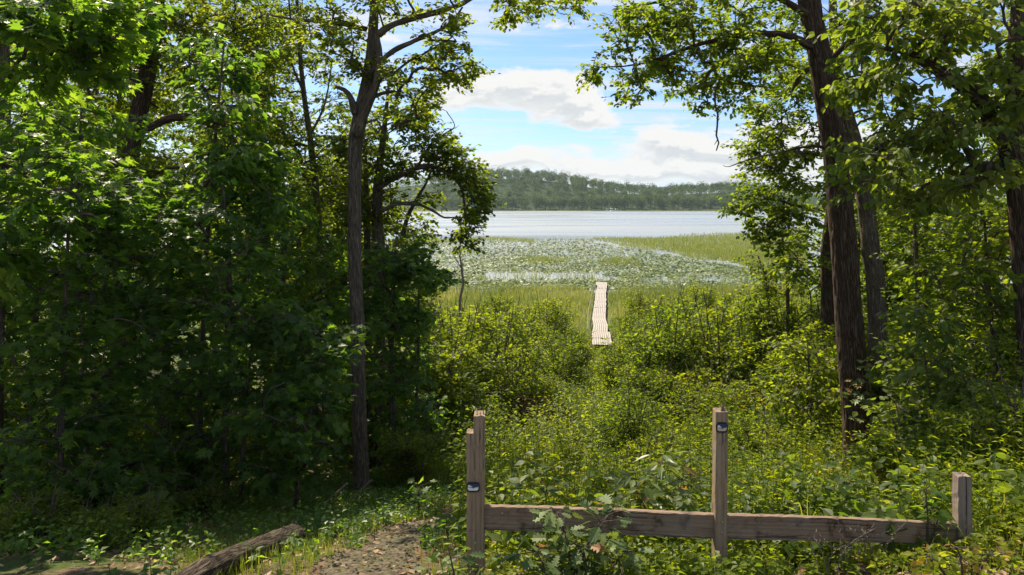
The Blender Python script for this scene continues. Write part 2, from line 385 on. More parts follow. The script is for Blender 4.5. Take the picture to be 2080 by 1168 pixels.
def plain(name, c, rough=0.5, metal=0.0, var=0.12, sc=30):
    m, t, out = mat_new(name); tcx = t.n.new('ShaderNodeTexCoord')
    n = t.noise(tcx.outputs['Object'], sc, 4, 0.6)
    cc = t.ramp(n, [(0.3, tuple(v * (1 - var) for v in c)), (0.7, tuple(min(1, v * (1 + var)) for v in c))])
    p = principled(t, Base_Color=cc, Roughness=rough, Metallic=metal); t.l.new(p.outputs[0], out.inputs[0]); return m
M['black'] = plain('black_enamel', (.012, .014, .02), 0.3)
M['navy'] = plain('dark_blue_print', (.02, .045, .10), 0.3)
M['white'] = plain('white_print', (.72, .74, .72), 0.35)
M['tan'] = plain('faded_tan_print', (.50, .42, .32), 0.5)
M['steel'] = plain('galvanised_steel', (.55, .55, .55), 0.35, 0.9)
M['boatwhite'] = plain('boat_cream_canvas', (.80, .76, .66), 0.5)
M['boatgreen'] = plain('boat_green_canvas', (.35, .52, .47), 0.5)
M['alu'] = plain('boat_aluminium', (.6, .62, .63), 0.35, 0.6)
M['pink'] = plain('pink_trail_ribbon', (.45, .05, .14), 0.5)
M['red'] = plain('rust_red_tag', (.40, .06, .02), 0.6)

# ground: soil, leaf litter and moss; greener towards the marsh
m, t, out = mat_new('forest_floor'); g = t.n.new('ShaderNodeNewGeometry'); pos = g.outputs['Position']
sp = t.n.new('ShaderNodeSeparateXYZ'); t.l.new(pos, sp.inputs[0])
n1 = t.noise(pos, 1.4, 6, 0.65); n2 = t.noise(pos, 24, 5, 0.7)
soil = t.ramp(n2, [(0.3, (.05, .032, .02)), (0.5, (.13, .085, .05)), (0.68, (.26, .18, .10))])
green = t.ramp(n2, [(0.3, (.03, .05, .012)), (0.7, (.09, .12, .03))])
c = t.mix(t.smooth(n1, 0.42, 0.6), soil, green)
marsh = t.ramp(t.noise(pos, 0.35, 6, 0.6), [(0.3, (.08, .12, .035)), (0.7, (.14, .17, .055))])
c = t.mix(t.smooth(sp.outputs[1], 30, 46), c, marsh)
c = t.mix(t.smooth(sp.outputs[1], 600, 800), c, (.035, .06, .02))
b = t.n.new('ShaderNodeBump'); b.inputs['Distance'].default_value = 0.03; b.inputs['Strength'].default_value = 0.8; t.l.new(n2, b.inputs['Height'])
p = principled(t, Base_Color=c, Roughness=0.95, Specular_IOR_Level=0.1); t.l.new(b.outputs[0], p.inputs['Normal']); t.l.new(p.outputs[0], out.inputs[0]); M['ground'] = m
# path: trodden gravelly dirt
m, t, out = mat_new('path_gravel'); g = t.n.new('ShaderNodeNewGeometry'); pos = g.outputs['Position']
vo = t.n.new('ShaderNodeTexVoronoi'); t.l.new(pos, vo.inputs['Vector']); vo.inputs['Scale'].default_value = 38
n2 = t.noise(pos, 9, 6, 0.7)
c = t.ramp(vo.outputs['Color'], [(0.2, (.05, .04, .028)), (0.6, (.12, .095, .065)), (0.9, (.22, .175, .125))])
c = t.mix(t.smooth(n2, 0.44, 0.60, 0, .6), c, (.09, .10, .035))
sp = t.n.new('ShaderNodeSeparateXYZ'); t.l.new(pos, sp.inputs[0])
c = t.mix(t.smooth(sp.outputs[1], 7.5, 11, 0, .9), c, (.12, .14, .03))
b = t.n.new('ShaderNodeBump'); b.inputs['Distance'].default_value = 0.02; b.inputs['Strength'].default_value = 0.9; t.l.new(t.math('SUBTRACT', n2, vo.outputs['Distance']), b.inputs['Height'])
p = principled(t, Base_Color=c, Roughness=0.95, Specular_IOR_Level=0.1); t.l.new(b.outputs[0], p.inputs['Normal']); t.l.new(p.outputs[0], out.inputs[0]); M['path'] = m
# lake water: dark body, rippled mirror
m, t, out = mat_new('lake_water'); g = t.n.new('ShaderNodeNewGeometry'); pos = g.outputs['Position']
v1 = t.noise(t.scale(pos, (0.9, 2.2, 1)), 1.0, 5, 0.6); v2 = t.noise(t.scale(pos, (0.02, 0.09, 1)), 1.0, 4, 0.6)
h = t.math('MULTIPLY_ADD', v2, 0.5, v1)
b = t.n.new('ShaderNodeBump'); b.inputs['Distance'].default_value = 0.35; b.inputs['Strength'].default_value = 0.35; t.l.new(h, b.inputs['Height'])
p = principled(t, Base_Color=(.26, .28, .26), Roughness=0.28, IOR=1.45, Specular_IOR_Level=0.9)
t.l.new(t.smooth(t.noise(t.scale(pos, (0.006, 0.03, 1)), 1.0, 5, 0.65, 0.6), 0.35, 0.62, 0.13, 0.40), p.inputs['Roughness'])
t.l.new(b.outputs[0], p.inputs['Normal']); t.l.new(p.outputs[0], out.inputs[0]); M['water'] = m

# ---------------------------------------------------------------- setting: ground sheet, water, path
def grid_mesh(name, xs, ys, zf, mat, smooth=True):
    X, Y = np.meshgrid(xs, ys); Z = zf(X, Y); V = np.stack([X, Y, Z], -1).reshape(-1, 3)
    nx = len(xs); i = (np.arange(len(ys) - 1)[:, None] * nx + np.arange(nx - 1)[None]).ravel()
    T = np.concatenate([np.stack([i, i + 1, i + nx + 1], -1), np.stack([i, i + nx + 1, i + nx], -1)])
    return mesh_np(name, V, T, mat, None, smooth)
xs = np.concatenate([-np.geomspace(3200, 24, 34), np.arange(-23, -9, 1.0), np.arange(-9, 9.01, 0.3), np.arange(10, 24, 1.0), np.geomspace(24, 3200, 34)])
ys = np.concatenate([np.arange(-30, 1, 1.5), np.arange(1.5, 20, 0.3), np.arange(20, 60, 0.8), np.arange(60, 110, 3), np.arange(115, 800, 45), np.arange(810, 1100, 9), np.geomspace(1110, 3900, 18)])
link('ground', grid_mesh('ground', xs, ys, gz, M['ground']), kind='structure')
link('lake_water', grid_mesh('lake_water', np.array([-3000., -60, 0, 60, 3000.]), np.array([70., 120, 400, 872.]), lambda x, y: x * 0.0, M['water']), kind='structure')
PATH = np.array([(-0.88, 2.2, .36), (-0.88, 4.6, .36), (-0.98, 5.8, .30), (-0.85, 7.2, .30), (-0.55, 9, .22), (0.2, 13, .16), (1.6, 19, .16), (3.2, 28, .2), (4.5, 37, .35), (5.35, 43.6, .45)])
def path_x(y): return np.interp(y, PATH[:, 1], PATH[:, 0])
def path_w(y): return np.interp(y, PATH[:, 1], PATH[:, 2])
V = []; yy = np.arange(2.2, 43.6, 0.16); NA = 9
for i, y in enumerate(yy):
    wob = 0.12 * math.sin(y * 3.1) + 0.07 * math.sin(y * 7.7)
    for u in np.linspace(-1, 1, NA):
        x = float(path_x(y)) + u * float(path_w(y)) * (1 + wob * (1 if u > 0 else -0.8)); V.append((x, y, gzf(x, y) + 0.026 * (1 - abs(u) ** 4) - 0.006))
i = (np.arange(len(yy) - 1)[:, None] * NA + np.arange(NA - 1)[None]).ravel()
T = np.concatenate([np.stack([i, i + 1, i + NA + 1], -1), np.stack([i, i + NA + 1, i + NA], -1)])
link('path', mesh_np('path', V, T, M['path'], None, True), kind='structure')

# ---------------------------------------------------------------- plant growth
def clump_leaves(C, D, R, n_tw, n_lf, size, tmpl, droop=0.25, tilt=0.45, flat=0.22):
    """sprays of twigs with leaves at clump centres C (outward directions D)"""
    n = len(C); ang = rng.uniform(-1.35, 1.35, (n, n_tw)); L = R * rng.uniform(0.6, 1.25, (n, n_tw))
    base = np.arctan2(D[:, 1], D[:, 0])[:, None] + ang
    dirs = np.stack([np.cos(base), np.sin(base), rng.normal(-droop * 0.5, 0.28, (n, n_tw)) + np.clip(D[:, 2:3], -0.5, 0.6) * 0.5], -1); dirs = norm(dirs)
    start = C[:, None] - norm(D)[:, None] * R * 0.5 + rng.normal(0, 1, (n, n_tw, 3)) * [R * .22, R * .22, R * flat]
    end = start + dirs * L[..., None]
    t = rng.uniform(0.12, 1.03, (n, n_tw, n_lf))
    pos = start[:, :, None] + dirs[:, :, None] * (L[..., None] * t)[..., None]
    side = rng.choice([-1.0, 1.0], t.shape) * rng.uniform(0.4, 1.2, t.shape)
    ca, sa = np.cos(side), np.sin(side); dd = np.broadcast_to(dirs[:, :, None], pos.shape)
    tip = np.stack([dd[..., 0] * ca - dd[..., 1] * sa, dd[..., 0] * sa + dd[..., 1] * ca, dd[..., 2] - droop + rng.normal(0, .3, t.shape)], -1)
    pos = pos + norm(tip) * 0.25 * np.mean(size) + rng.normal(0, 0.02, pos.shape)
    nrm = rng.normal(0, tilt, pos.shape) + [0, 0, 1.0]
    ck = np.clip(rng.normal(0.45, 0.15, (n, 1, 1)) + rng.normal(0, 0.17, t.shape), 0, 0.95)
    ck = np.where(rng.random(t.shape) < 0.006, 1.0, ck)
    sz = rng.uniform(size[0], size[1], t.shape)
    P_ = pos.reshape(-1, 3)
    V, T, fr = leaves_vt(P_, tip.reshape(-1, 3), nrm.reshape(-1, 3), sz.ravel(), tmpl)
    tw = prisms(start.reshape(-1, 3), end.reshape(-1, 3), 0.0045 if R > .3 else 0.003, 0.0018, 3)
    return P_, fr, sz.ravel(), ck.ravel(), V, T, tw

def grow(trunks, blobs, clump=0.42, n_tw=5, n_lf=9, size=(.06, .09), tmpl=QUAD, droop=0.25, tilt=0.45, tip_r=0.006, sparse=()):
    """trunks: list of (x,y,z,r) polylines; blobs: (centre, radii, number of clumps)"""
    nodes = []; par = []; frad = []
    for tr in trunks:
        for q in tr: nodes.append(q[:3]); par.append(-1); frad.append(q[3])
    ntr = len(nodes); C = []
    for c, r, n in blobs:
        u = norm(rng.normal(0, 1, (n, 3))); q = rng.random(n)[:, None] ** 0.42
        C.append(np.asarray(c) + u * q * np.asarray(r))
    C = np.concatenate(C); tn = np.array(nodes)
    dist = np.min(np.linalg.norm(C[:, None] - tn[None], axis=2), axis=1); C = C[np.argsort(dist)]
    NP = np.zeros((ntr + 4 * len(C), 3)); NP[:ntr] = tn; cnt = ntr; par = list(par); cn = []; D = []
    for c in C:
        q = NP[:cnt]; d = np.linalg.norm(q - c, axis=1); d = d + 0.9 * np.clip(q[:, 2] - c[2] + 0.1, 0, 9) + np.where(np.arange(cnt) < ntr, 0, 0.12 * d)
        a = int(np.argmin(d)); A = NP[a]; L = np.linalg.norm(c - A)
        prev = a; off = rng.normal(0, 0.07 * L, 3)
        for k, tt in enumerate((0.3, 0.65, 1.0)):
            s = math.sin(math.pi * tt)
            NP[cnt] = A + (c - A) * tt + (off + [0, 0, 0.13 * L]) * s; par.append(prev); prev = cnt; cnt += 1
        cn.append(prev); h = c - A; D.append(h if np.linalg.norm(h) > 1e-3 else np.array([1., 0, 0]))
    wgt = np.zeros(cnt); wgt[cn] = 1
    for i in range(cnt - 1, ntr - 1, -1): wgt[par[i]] += wgt[i]
    idx = np.arange(ntr, cnt); pa = np.array(par)[idx]
    rr = tip_r * np.maximum(wgt, 1) ** 0.52
    trr = np.array(frad + [0] * 1)
    r1 = rr[idx]; r0 = np.where(pa >= ntr, rr[pa], np.minimum(r1 * 1.3, trr[np.minimum(pa, ntr - 1)] * 0.8))
    r1 = np.minimum(r1, r0)
    wood = Geo(); wood.add(*prisms(NP[pa], NP[idx], r0, r1, 5))
    D = norm(np.array(D))
    pos, fr, sz, ck, V, T, tw = clump_leaves(C, D, clump, n_tw, n_lf, size, tmpl, droop, tilt)
    wood.add(*tw)
    return dict(wood=wood, pos=pos, fr=fr, sz=sz, ck=ck, V=V, T=T, nt=len(tmpl[1]), tmpl=tmpl)

LEAFMESH = {}
def leaf_mesh(tmpl_name, tmpl, mat, k):
    key = (tmpl_name, mat.name, k)
    if key not in LEAFMESH:
        tv, tt = tmpl; LEAFMESH[key] = mesh_np('leaf_' + tmpl_name, tv, tt, mat, np.full(len(tt), k))
    return LEAFMESH[key]
def leaf_objects(root, base, g, sel, mat, tname):
    X, Y, Z = g['fr']
    for i in sel:
        k = round(min(1.0, max(0.0, float(g['ck'][i]))) * 5) / 5
        me = leaf_mesh(tname, g['tmpl'], mat, k)
        o = bpy.data.objects.new('leaf', me); COL.objects.link(o); o.parent = root
        s = float(g['sz'][i]); p = g['pos'][i] - base
        o.matrix_local = Matrix(((X[i][0] * s, Y[i][0] * s, Z[i][0] * s, p[0]), (X[i][1] * s, Y[i][1] * s, Z[i][1] * s, p[1]), (X[i][2] * s, Y[i][2] * s, Z[i][2] * s, p[2]), (0, 0, 0, 1)))
        kid(root, o)

DENS = 1.25
def plant(name, label, cat, base, trunks, blobs, leafmat, barkmat, group=None, leafname='ovate', parts=0, detail=(), bark=0.0, fine=0.05, limbs=(), bare=None, **kw):
    """a tree or shrub: Empty > trunk(s), limbs, twigs, leaves, crown"""
    base = np.asarray(base, float); root = empty(name, base, label, cat, group)
    for k, tr in enumerate(trunks):
        det = k in detail
        s = spline(tr, fine if det else 0.25)
        v, t_ = tube(s[:, :3], s[:, 3], 56 if det else 9, True, bark if det else 0.0, 3.7 * k + base[0], 0.32 if det and k == 0 else 0)
        kid(root, link('trunk' if k == 0 or not limbs else 'stem', mesh_np('trunk', v - base, t_, barkmat, None, True, True), root))
    lt = []
    for k, lb in enumerate(limbs):
        s = spline(lb, 0.06); s[:, :3] += np.cumsum(rng.normal(0, 0.0035, (len(s), 3)), 0)
        v, t_ = tube(s[:, :3], s[:, 3] * (1 + 0.08 * np.sin(np.arange(len(s)) * 0.9)), 12, True)
        kid(root, link('limb', mesh_np('limb', v - base, t_, barkmat, None, True, True), root)); lt.append(spline(lb, 0.35))
    if blobs:
        kw['n_lf'] = int(kw.get('n_lf', 9) * DENS)
        g = grow([spline(tr, 0.45) for tr in trunks] + lt, blobs, **kw)
        kid(root, link('twigs', g['wood'].mesh('twigs', M['twig'], base), root, kind='stuff'))
        n = len(g['pos']); sel = np.zeros(0, int)
        if parts:
            vis = in_view(g['pos'])
            score = g['sz'] / np.maximum(g['pos'][:, 1], 1) * vis * rng.uniform(0.6, 1, n)
            sel = np.argsort(-score)[:parts]; sel = sel[vis[sel]]
            leaf_objects(root, base, g, sel, leafmat, leafname)
        keep = np.ones(n, bool); keep[sel] = False
        nv = len(g['tmpl'][0]); Vk = g['V'].reshape(n, nv, 3)[keep].reshape(-1, 3) - base
        Tk = (np.arange(keep.sum())[:, None, None] * nv + g['tmpl'][1][None]).reshape(-1, 3)
        kid(root, link('crown', mesh_np('crown', Vk, Tk, leafmat, np.repeat(g['ck'][keep], g['nt'])), root, kind='stuff'))
    return root
def in_view(p):
    y = np.maximum(p[:, 1], 0.2); px = HX + p[:, 0] / y * F; py = HY + (CZ - p[:, 2]) / y * F
    return (px > 0) & (px < 2080) & (py > 0) & (py < 1168) & (p[:, 1] > 1)

def TR(Y, pts):
    """trunk control points from (px, py, width_px[, Y]) in the photograph, standing at depth Y"""
    out = []
    for q in pts:
        y = q[3] if len(q) > 3 else Y; p = P(q[0], q[1], y); out.append((p[0], p[1], p[2], q[2] / F * y / 2))
    return out
def ground_end(tr, sink=0.12):
    """push the first control point to the ground"""
    x, y, z, r = tr[0]; return [(x, y, gzf(x, y) - sink, r)] + list(tr[1:])
def BL(Y, lst, dY=1.2):
    out = []
    for q in lst:
        y = q[5] if len(q) > 5 else Y; c = P(q[0], q[1], y)
        out.append((c, (q[2] / F * y, dY * min(1.0, 0.35 + q[2] / 110), q[3] / F * y), q[4]))
    return out

# ---------------------------------------------------------------- the named trees, left side
LIT = dict(clump=0.40, n_tw=5, n_lf=9, size=(.055, .085), tmpl=QUAD)
tr1 = ground_end(TR(11.7, [(735, 1022, 33), (733, 940, 31), (730, 850, 29), (727, 700, 27), (722, 560, 27), (720, 440, 26), (721, 350, 26), (722, 290, 29), (731, 240, 31), (742, 190, 28), (752, 130, 24), (758, 60, 20), (762, -20, 15), (768, -90, 10), (775, -150, 4)]))
limb_specs = [TR(11.6, [(724, 275, 24), (742, 225, 21, 11.5), (765, 172, 17, 11.4), (772, 120, 14, 11.4), (765, 70, 11, 11.5)]),
              TR(11.5, [(766, 72, 15), (800, 50, 13), (870, 32, 12), (925, 15, 10), (985, -12, 9), (1060, -35, 6), (1150, -40, 4)]),
              TR(11.4, [(750, 150, 12), (790, 108, 11), (830, 84, 10), (872, 66, 8), (915, 42, 6), (935, 10, 4)]),
              TR(11.8, [(745, 60, 11), (700, 50, 9), (650, 44, 8), (590, 38, 5), (540, 30, 3)]),
              TR(11.6, [(722, 232, 16), (712, 200, 13), (698, 183, 10), (680, 176, 6)]),
              TR(11.5, [(745, 250, 5), (765, 245, 4), (780, 270, 3), (790, 290, 2)])]
plant('maple_tree', 'tall slim tree with a forked trunk standing alone left of the lake opening', 'tree', (tr1[0][0], tr1[0][1], tr1[0][2]), [tr1],
      BL(11.6, [(770, -70, 230, 70, 54), (780, -130, 90, 35, 5), (690, 60, 90, 60, 26), (800, 10, 80, 40, 14), (880, 95, 60, 40, 14), (925, 125, 32, 40, 11), (868, 178, 55, 38, 14), (800, 150, 60, 50, 14), (900, 20, 50, 14, 5),
                (1055, 4, 38, 12, 9), (1035, 22, 18, 12, 4), (1130, 0, 45, 10, 8), (1185, -4, 30, 8, 4), (955, 150, 14, 24, 5), (940, 50, 30, 16, 4), (850, 225, 40, 20, 6), (700, 130, 60, 40, 10), (735, 120, 30, 30, 5)], 1.1),
      M['crown'], M['bark'], parts=260, detail=(0,), bark=0.006, limbs=limb_specs, leafname='quad', clump=0.28, n_tw=5, n_lf=9, size=(.05, .08), tmpl=OVATE)

tr2 = ground_end(TR(15, [(772, 900, 24), (772, 700, 22), (770, 550, 22), (766, 430, 22), (768, 360, 18), (778, 280, 12), (787, 200, 7), (792, 140, 2)]))
plant('maple_tree', 'dark tree with an arching bough that droops leaves over the lake edge', 'tree', tr2[0][:3], [tr2, ground_end(TR(15.4, [(750, 900, 16), (748, 600, 15), (745, 450, 14), (742, 330, 9), (735, 230, 2)]))],
      BL(15, [(845, 270, 38, 34, 14), (800, 330, 45, 50, 22), (740, 300, 60, 70, 30), (880, 305, 28, 20, 9), (925, 312, 30, 24, 13), (955, 345, 28, 26, 14), (968, 385, 22, 30, 13), (955, 425, 26, 24, 10), (945, 465, 16, 20, 7), (948, 494, 11, 10, 3), (982, 415, 14, 14, 4), (900, 270, 30, 24, 7),
               (905, 345, 34, 14, 7), (870, 400, 26, 14, 5), (860, 450, 20, 12, 2), (700, 380, 60, 60, 25), (830, 200, 50, 40, 14), (790, 240, 50, 50, 16), (735, 450, 50, 60, 22), (790, 420, 26, 40, 9)], 1.3),
      M['crown'], M['bark'], leafname='quad', clump=0.34, n_tw=5, n_lf=9, size=(.065, .10), tmpl=OVATE,
      limbs=[TR(14.8, [(766, 382, 13), (800, 362, 12), (830, 348, 11), (868, 340, 10), (905, 352, 8), (935, 380, 6), (945, 425, 5), (947, 480, 3)]),
             TR(14.6, [(775, 430, 8), (808, 415, 8), (850, 417, 7), (878, 428, 5), (905, 443, 4), (925, 442, 2)]),
             TR(15.3, [(818, 480, 10), (828, 440, 9), (845, 405, 7), (868, 365, 5), (880, 330, 3)]),
             TR(14.9, [(845, 345, 6), (870, 300, 4), (905, 270, 3), (922, 255, 2), (905, 225, 1.6)])])

def sap(label, Y, trunks, blobs, mat='maple', parts=0, tmpl=MAPLE, ln='maple', size=(.085, .13), clump=.36, n_tw=4, n_lf=6, droop=.35, tilt=.35, dY=1.3, group=None, name='maple_tree', cat='tree', n2=1.0, tm=None, barkm='bark'):
    tt = [ground_end(TR(Y, t)) if e else TR(Y, t) for t, e in trunks]
    bb = [(c, r, max(2, int(n * n2))) for c, r, n in BL(Y, blobs, dY)]
    return plant(name, label, cat, tt[0][0][:3], tt, bb, M[mat], M[barkm], group, leafname=ln, parts=parts, clump=clump, n_tw=n_tw, n_lf=n_lf, size=size, tmpl=tmpl, droop=droop, tilt=tilt)

sap('low dark green maple spreading its lowest boughs over the marsh edge', 13.5, [([(800, 930, 12), (795, 700, 11), (800, 560, 8), (805, 480, 4)], 1), ([(840, 900, 7), (850, 700, 5), (850, 560, 3)], 1)],
    [(795, 540, 60, 55, 30), (845, 550, 46, 28, 18), (885, 563, 24, 12, 8), (840, 500, 30, 18, 8), (780, 640, 70, 60, 30), (840, 640, 40, 40, 14), (790, 760, 60, 60, 24), (830, 740, 45, 50, 14), (855, 830, 36, 45, 12), (790, 870, 55, 40, 14)],
    size=(.08, .12), tmpl=MAPLE_LO, clump=.36, n_lf=7, n_tw=5)
sap('slender pale-stemmed tree with an airy crown against the left sky', 16, [([(668, 900, 20), (655, 640, 17), (645, 430, 15), (632, 300, 13), (616, 180, 10), (606, 60, 8), (600, -80, 4)], 1), ([(618, 190, 6), (590, 120, 4), (575, 20, 2)], 0), ([(628, 280, 6), (660, 210, 4), (675, 120, 2)], 0)],
    [(590, 60, 70, 70, 36), (560, 180, 50, 60, 26), (540, 260, 60, 50, 20), (690, 250, 30, 80, 12), (630, 330, 60, 50, 18), (660, 150, 30, 70, 14), (600, 260, 60, 50, 16), (560, 330, 60, 50, 18), (650, 430, 60, 50, 16), (600, -60, 90, 40, 16)],
    'crown', tmpl=QUAD, ln='quad', size=(.07, .10), clump=.4, n_lf=8, n_tw=5, barkm='bark')
plant('oak_tree', 'stout old tree with a broken arching limb near the upper left', 'tree', *(lambda tr: (tr[0][:3], [tr], BL(14, [(330, 30, 120, 70, 70), (330, -100, 120, 50, 6), (540, 60, 60, 90, 24), (60, 120, 80, 80, 24), (400, -20, 90, 50, 24), (220, 40, 90, 70, 30), (120, 200, 90, 60, 30), (300, 200, 90, 60, 26, 16), (520, 120, 60, 70, 22), (240, 130, 110, 80, 40), (420, 120, 90, 80, 40), (480, 250, 70, 60, 26), (400, 350, 110, 40, 26, 15.5), (170, 60, 70, 60, 20), (250, 330, 90, 50, 24), (500, 20, 60, 60, 18), (150, 330, 50, 60, 14), (470, 400, 80, 60, 24)], 1.8)))(
      ground_end(TR(14, [(235, 960, 40), (245, 600, 38), (260, 360, 36), (275, 260, 34), (292, 190, 33), (306, 110, 33), (318, 30, 30), (322, -50, 22), (328, -130, 8)]))),
      M['crown'], M['bark_red'], limbs=[TR(13.8, [(290, 268, 12), (318, 252, 15), (350, 240, 16), (395, 243, 16), (440, 258, 15)]), TR(13.9, [(352, 238, 10), (400, 228, 8), (450, 222, 5), (490, 215, 3)]), TR(14.1, [(318, 20, 12), (370, 60, 8), (440, 30, 5), (500, 40, 3)])],
      leafname='quad', clump=.42, n_tw=5, n_lf=9, size=(.07, .105), tmpl=QUAD)
sap('thick grey trunk cut off by the left edge of the view', 11, [([(-20, 1150, 44), (-14, 700, 40), (-4, 400, 38), (2, 230, 36), (2, 150, 35), (-2, 60, 34), (-10, -150, 26)], 1)],
    [(30, 290, 70, 50, 16), (-60, 60, 80, 80, 16), (60, -60, 110, 40, 16), (-150, -150, 160, 100, 14), (-40, 300, 60, 80, 14)], 'crown', tmpl=OVATE, ln='ovate', size=(.06, .09), n_lf=8)  # highest leftmost blob: unseen canopy added to shade the ground at left
# overhanging foreground maple, upper left
sap('foreground maple reaching large leaves across the top left corner', 7.5, [([(-160, 1500, 44), (-150, 900, 40), (-140, 400, 34), (-110, 120, 24), (-60, 30, 16), (20, 20, 9)], 1)],
    [(60, 30, 110, 50, 30), (150, 110, 80, 50, 22), (190, 60, 70, 50, 16), (60, 150, 60, 30, 10), (0, 420, 60, 60, 12), (10, 520, 50, 50, 12), (230, 20, 60, 50, 12)], parts=300, dY=.9, size=(.09, .135), clump=.30)
# the wall of young maples
wall = [
 ('young maple with drooping layered leaves low at the left edge', 8.0, [([(120, 1168, 14), (122, 1000, 12), (130, 700, 9), (140, 450, 6), (150, 330, 3)], 1)], [(100, 330, 90, 60, 24), (60, 560, 80, 60, 20), (150, 440, 90, 60, 24), (110, 700, 110, 70, 26), (90, 850, 110, 60, 24), (170, 960, 100, 50, 20), (60, 1000, 70, 40, 14), (150, 1035, 90, 30, 12), (260, 1010, 60, 30, 8)], 300),
 ('young maple behind the fallen log with a leaning thin stem', 9.0, [([(135, 1120, 10), (150, 860, 9), (178, 700, 8), (230, 520, 6), (260, 380, 3)], 1)], [(250, 400, 100, 50, 26), (290, 500, 100, 60, 28), (200, 600, 110, 60, 26), (330, 620, 90, 60, 24), (260, 730, 110, 60, 26), (230, 860, 110, 50, 18), (330, 950, 90, 50, 18), (400, 1010, 60, 30, 8)], 240),
 ('twin stemmed maple rising just behind the fallen log', 9.6, [([(462, 1075, 15), (458, 900, 13), (462, 700, 11), (466, 520, 8), (452, 380, 4)], 1), ([(486, 1070, 13), (492, 950, 10), (500, 800, 7), (520, 650, 4)], 1)], [(440, 420, 90, 60, 26), (500, 520, 90, 60, 26), (420, 600, 90, 60, 22), (520, 660, 90, 60, 24), (430, 760, 90, 60, 22), (330, 800, 80, 50, 16), (400, 880, 80, 50, 16)], 240),
 ('leafy maple sapling beside the forked tree with bright lower boughs', 9.6, [([(600, 1010, 10), (610, 880, 9), (618, 760, 7), (610, 640, 4)], 1)], [(600, 660, 80, 50, 22), (640, 740, 70, 45, 22), (560, 800, 80, 50, 22), (650, 830, 60, 50, 20), (600, 900, 90, 50, 22), (530, 950, 60, 40, 10), (680, 690, 40, 40, 8)], 300),
 ('dark maple of the second row behind the twin stems', 12.5, [([(330, 1000, 18), (340, 700, 15), (350, 500, 11), (360, 350, 6)], 1)], [(330, 430, 120, 70, 30), (420, 540, 110, 70, 30), (300, 620, 120, 80, 30), (440, 700, 110, 80, 30), (330, 800, 110, 60, 20)], 0),
 ('dark maple of the second row near the left edge', 12.5, [([(60, 1050, 18), (70, 700, 15), (75, 500, 11), (80, 350, 6)], 1)], [(60, 430, 120, 70, 26), (150, 560, 110, 70, 26), (40, 640, 100, 80, 24), (170, 740, 110, 80, 26), (60, 820, 110, 60, 18)], 0),
 ('dark maple of the second row behind the forked tree', 14.5, [([(560, 980, 16), (570, 700, 13), (575, 500, 10), (580, 380, 6)], 1)], [(560, 420, 90, 60, 26), (640, 520, 70, 60, 24), (560, 600, 90, 70, 24), (670, 620, 50, 60, 20), (600, 740, 90, 70, 22), (690, 760, 40, 70, 14), (680, 880, 40, 50, 8)], 0),
]
wall += [
 ('slim maple with a bare dark stem rising above the left thicket', 10.5, [([(400, 1050, 13), (408, 800, 11), (420, 500, 9), (440, 250, 6), (455, 90, 3)], 1)], [(430, 130, 70, 50, 16), (480, 230, 60, 50, 16), (480, 320, 50, 40, 12), (530, 340, 60, 40, 16), (430, 380, 70, 40, 14), (560, 400, 50, 40, 10)], 0),
 ('slim maple with backlit leaves left of the broken-limbed oak', 10, [([(180, 1060, 12), (170, 700, 10), (160, 400, 7), (165, 220, 4)], 1)], [(170, 240, 70, 40, 16), (100, 300, 60, 40, 14), (190, 330, 50, 40, 12), (60, 220, 50, 40, 10)], 0)]
for lab, Y, tk, bl, pn in wall:
    sap(lab, Y, tk, bl, parts=pn, tmpl=MAPLE if pn else QUAD, size=(.085, .13) if pn else (.11, .16), n2=.85 if pn else 1.15)

# ---------------------------------------------------------------- right side
trR = ground_end(TR(11.6, [(1747, 1000, 62), (1745, 930, 58), (1740, 850, 54), (1733, 760, 53), (1725, 650, 52), (1717, 540, 50), (1708, 430, 48), (1698, 330, 46), (1684, 230, 46), (1668, 130, 44), (1652, 50, 43), (1640, -20, 42), (1622, -100, 34), (1606, -180, 20), (1598, -240, 6)]), 0.2)
plant('oak_tree', 'thick furrowed trunk leaning left, nearest on the right of the lake opening', 'tree', trR[0][:3], [trR],
      BL(11.6, [(1290, 40, 50, 45, 18), (1380, 30, 80, 40, 24), (1420, 60, 90, 60, 34), (1340, 120, 60, 38, 20), (1480, 110, 70, 60, 22), (1430, 155, 70, 32, 16), (1260, 90, 22, 22, 3), (1215, 125, 26, 10, 3), (1205, 165, 16, 22, 3), (1285, 160, 40, 26, 7), (1540, 90, 70, 60, 20), (1510, 170, 40, 30, 8), (1290, 195, 30, 14, 3), (1540, 10, 60, 40, 14),
                (1640, -110, 230, 60, 40), (1610, -200, 110, 40, 6), (1780, 20, 90, 60, 30), (1730, 100, 60, 80, 18, 14), (1600, 60, 40, 80, 16, 13.6), (1250, 20, 20, 25, 3), (1600, 160, 40, 50, 8, 13), (1440, 205, 28, 10, 3)], 1.5),
      M['right'], M['bark_red'], parts=240, detail=(0,), bark=0.016, leafname='ovate', clump=.30, n_tw=5, n_lf=9, size=(.055, .085), tmpl=OVATE,
      limbs=[TR(11.4, [(1650, 95, 18), (1600, 75, 14), (1530, 70, 12), (1450, 85, 9), (1370, 110, 7), (1290, 135, 4), (1215, 140, 2)]),
             TR(11.3, [(1640, 30, 16), (1560, -10, 12), (1450, -10, 9), (1340, 10, 6), (1270, 20, 3)]),
             TR(11.8, [(1672, 140, 14), (1720, 90, 11), (1790, 40, 8), (1850, -10, 5)]),
             TR(11.4, [(1700, 330, 9), (1670, 300, 7), (1630, 300, 5), (1590, 310, 3)])])
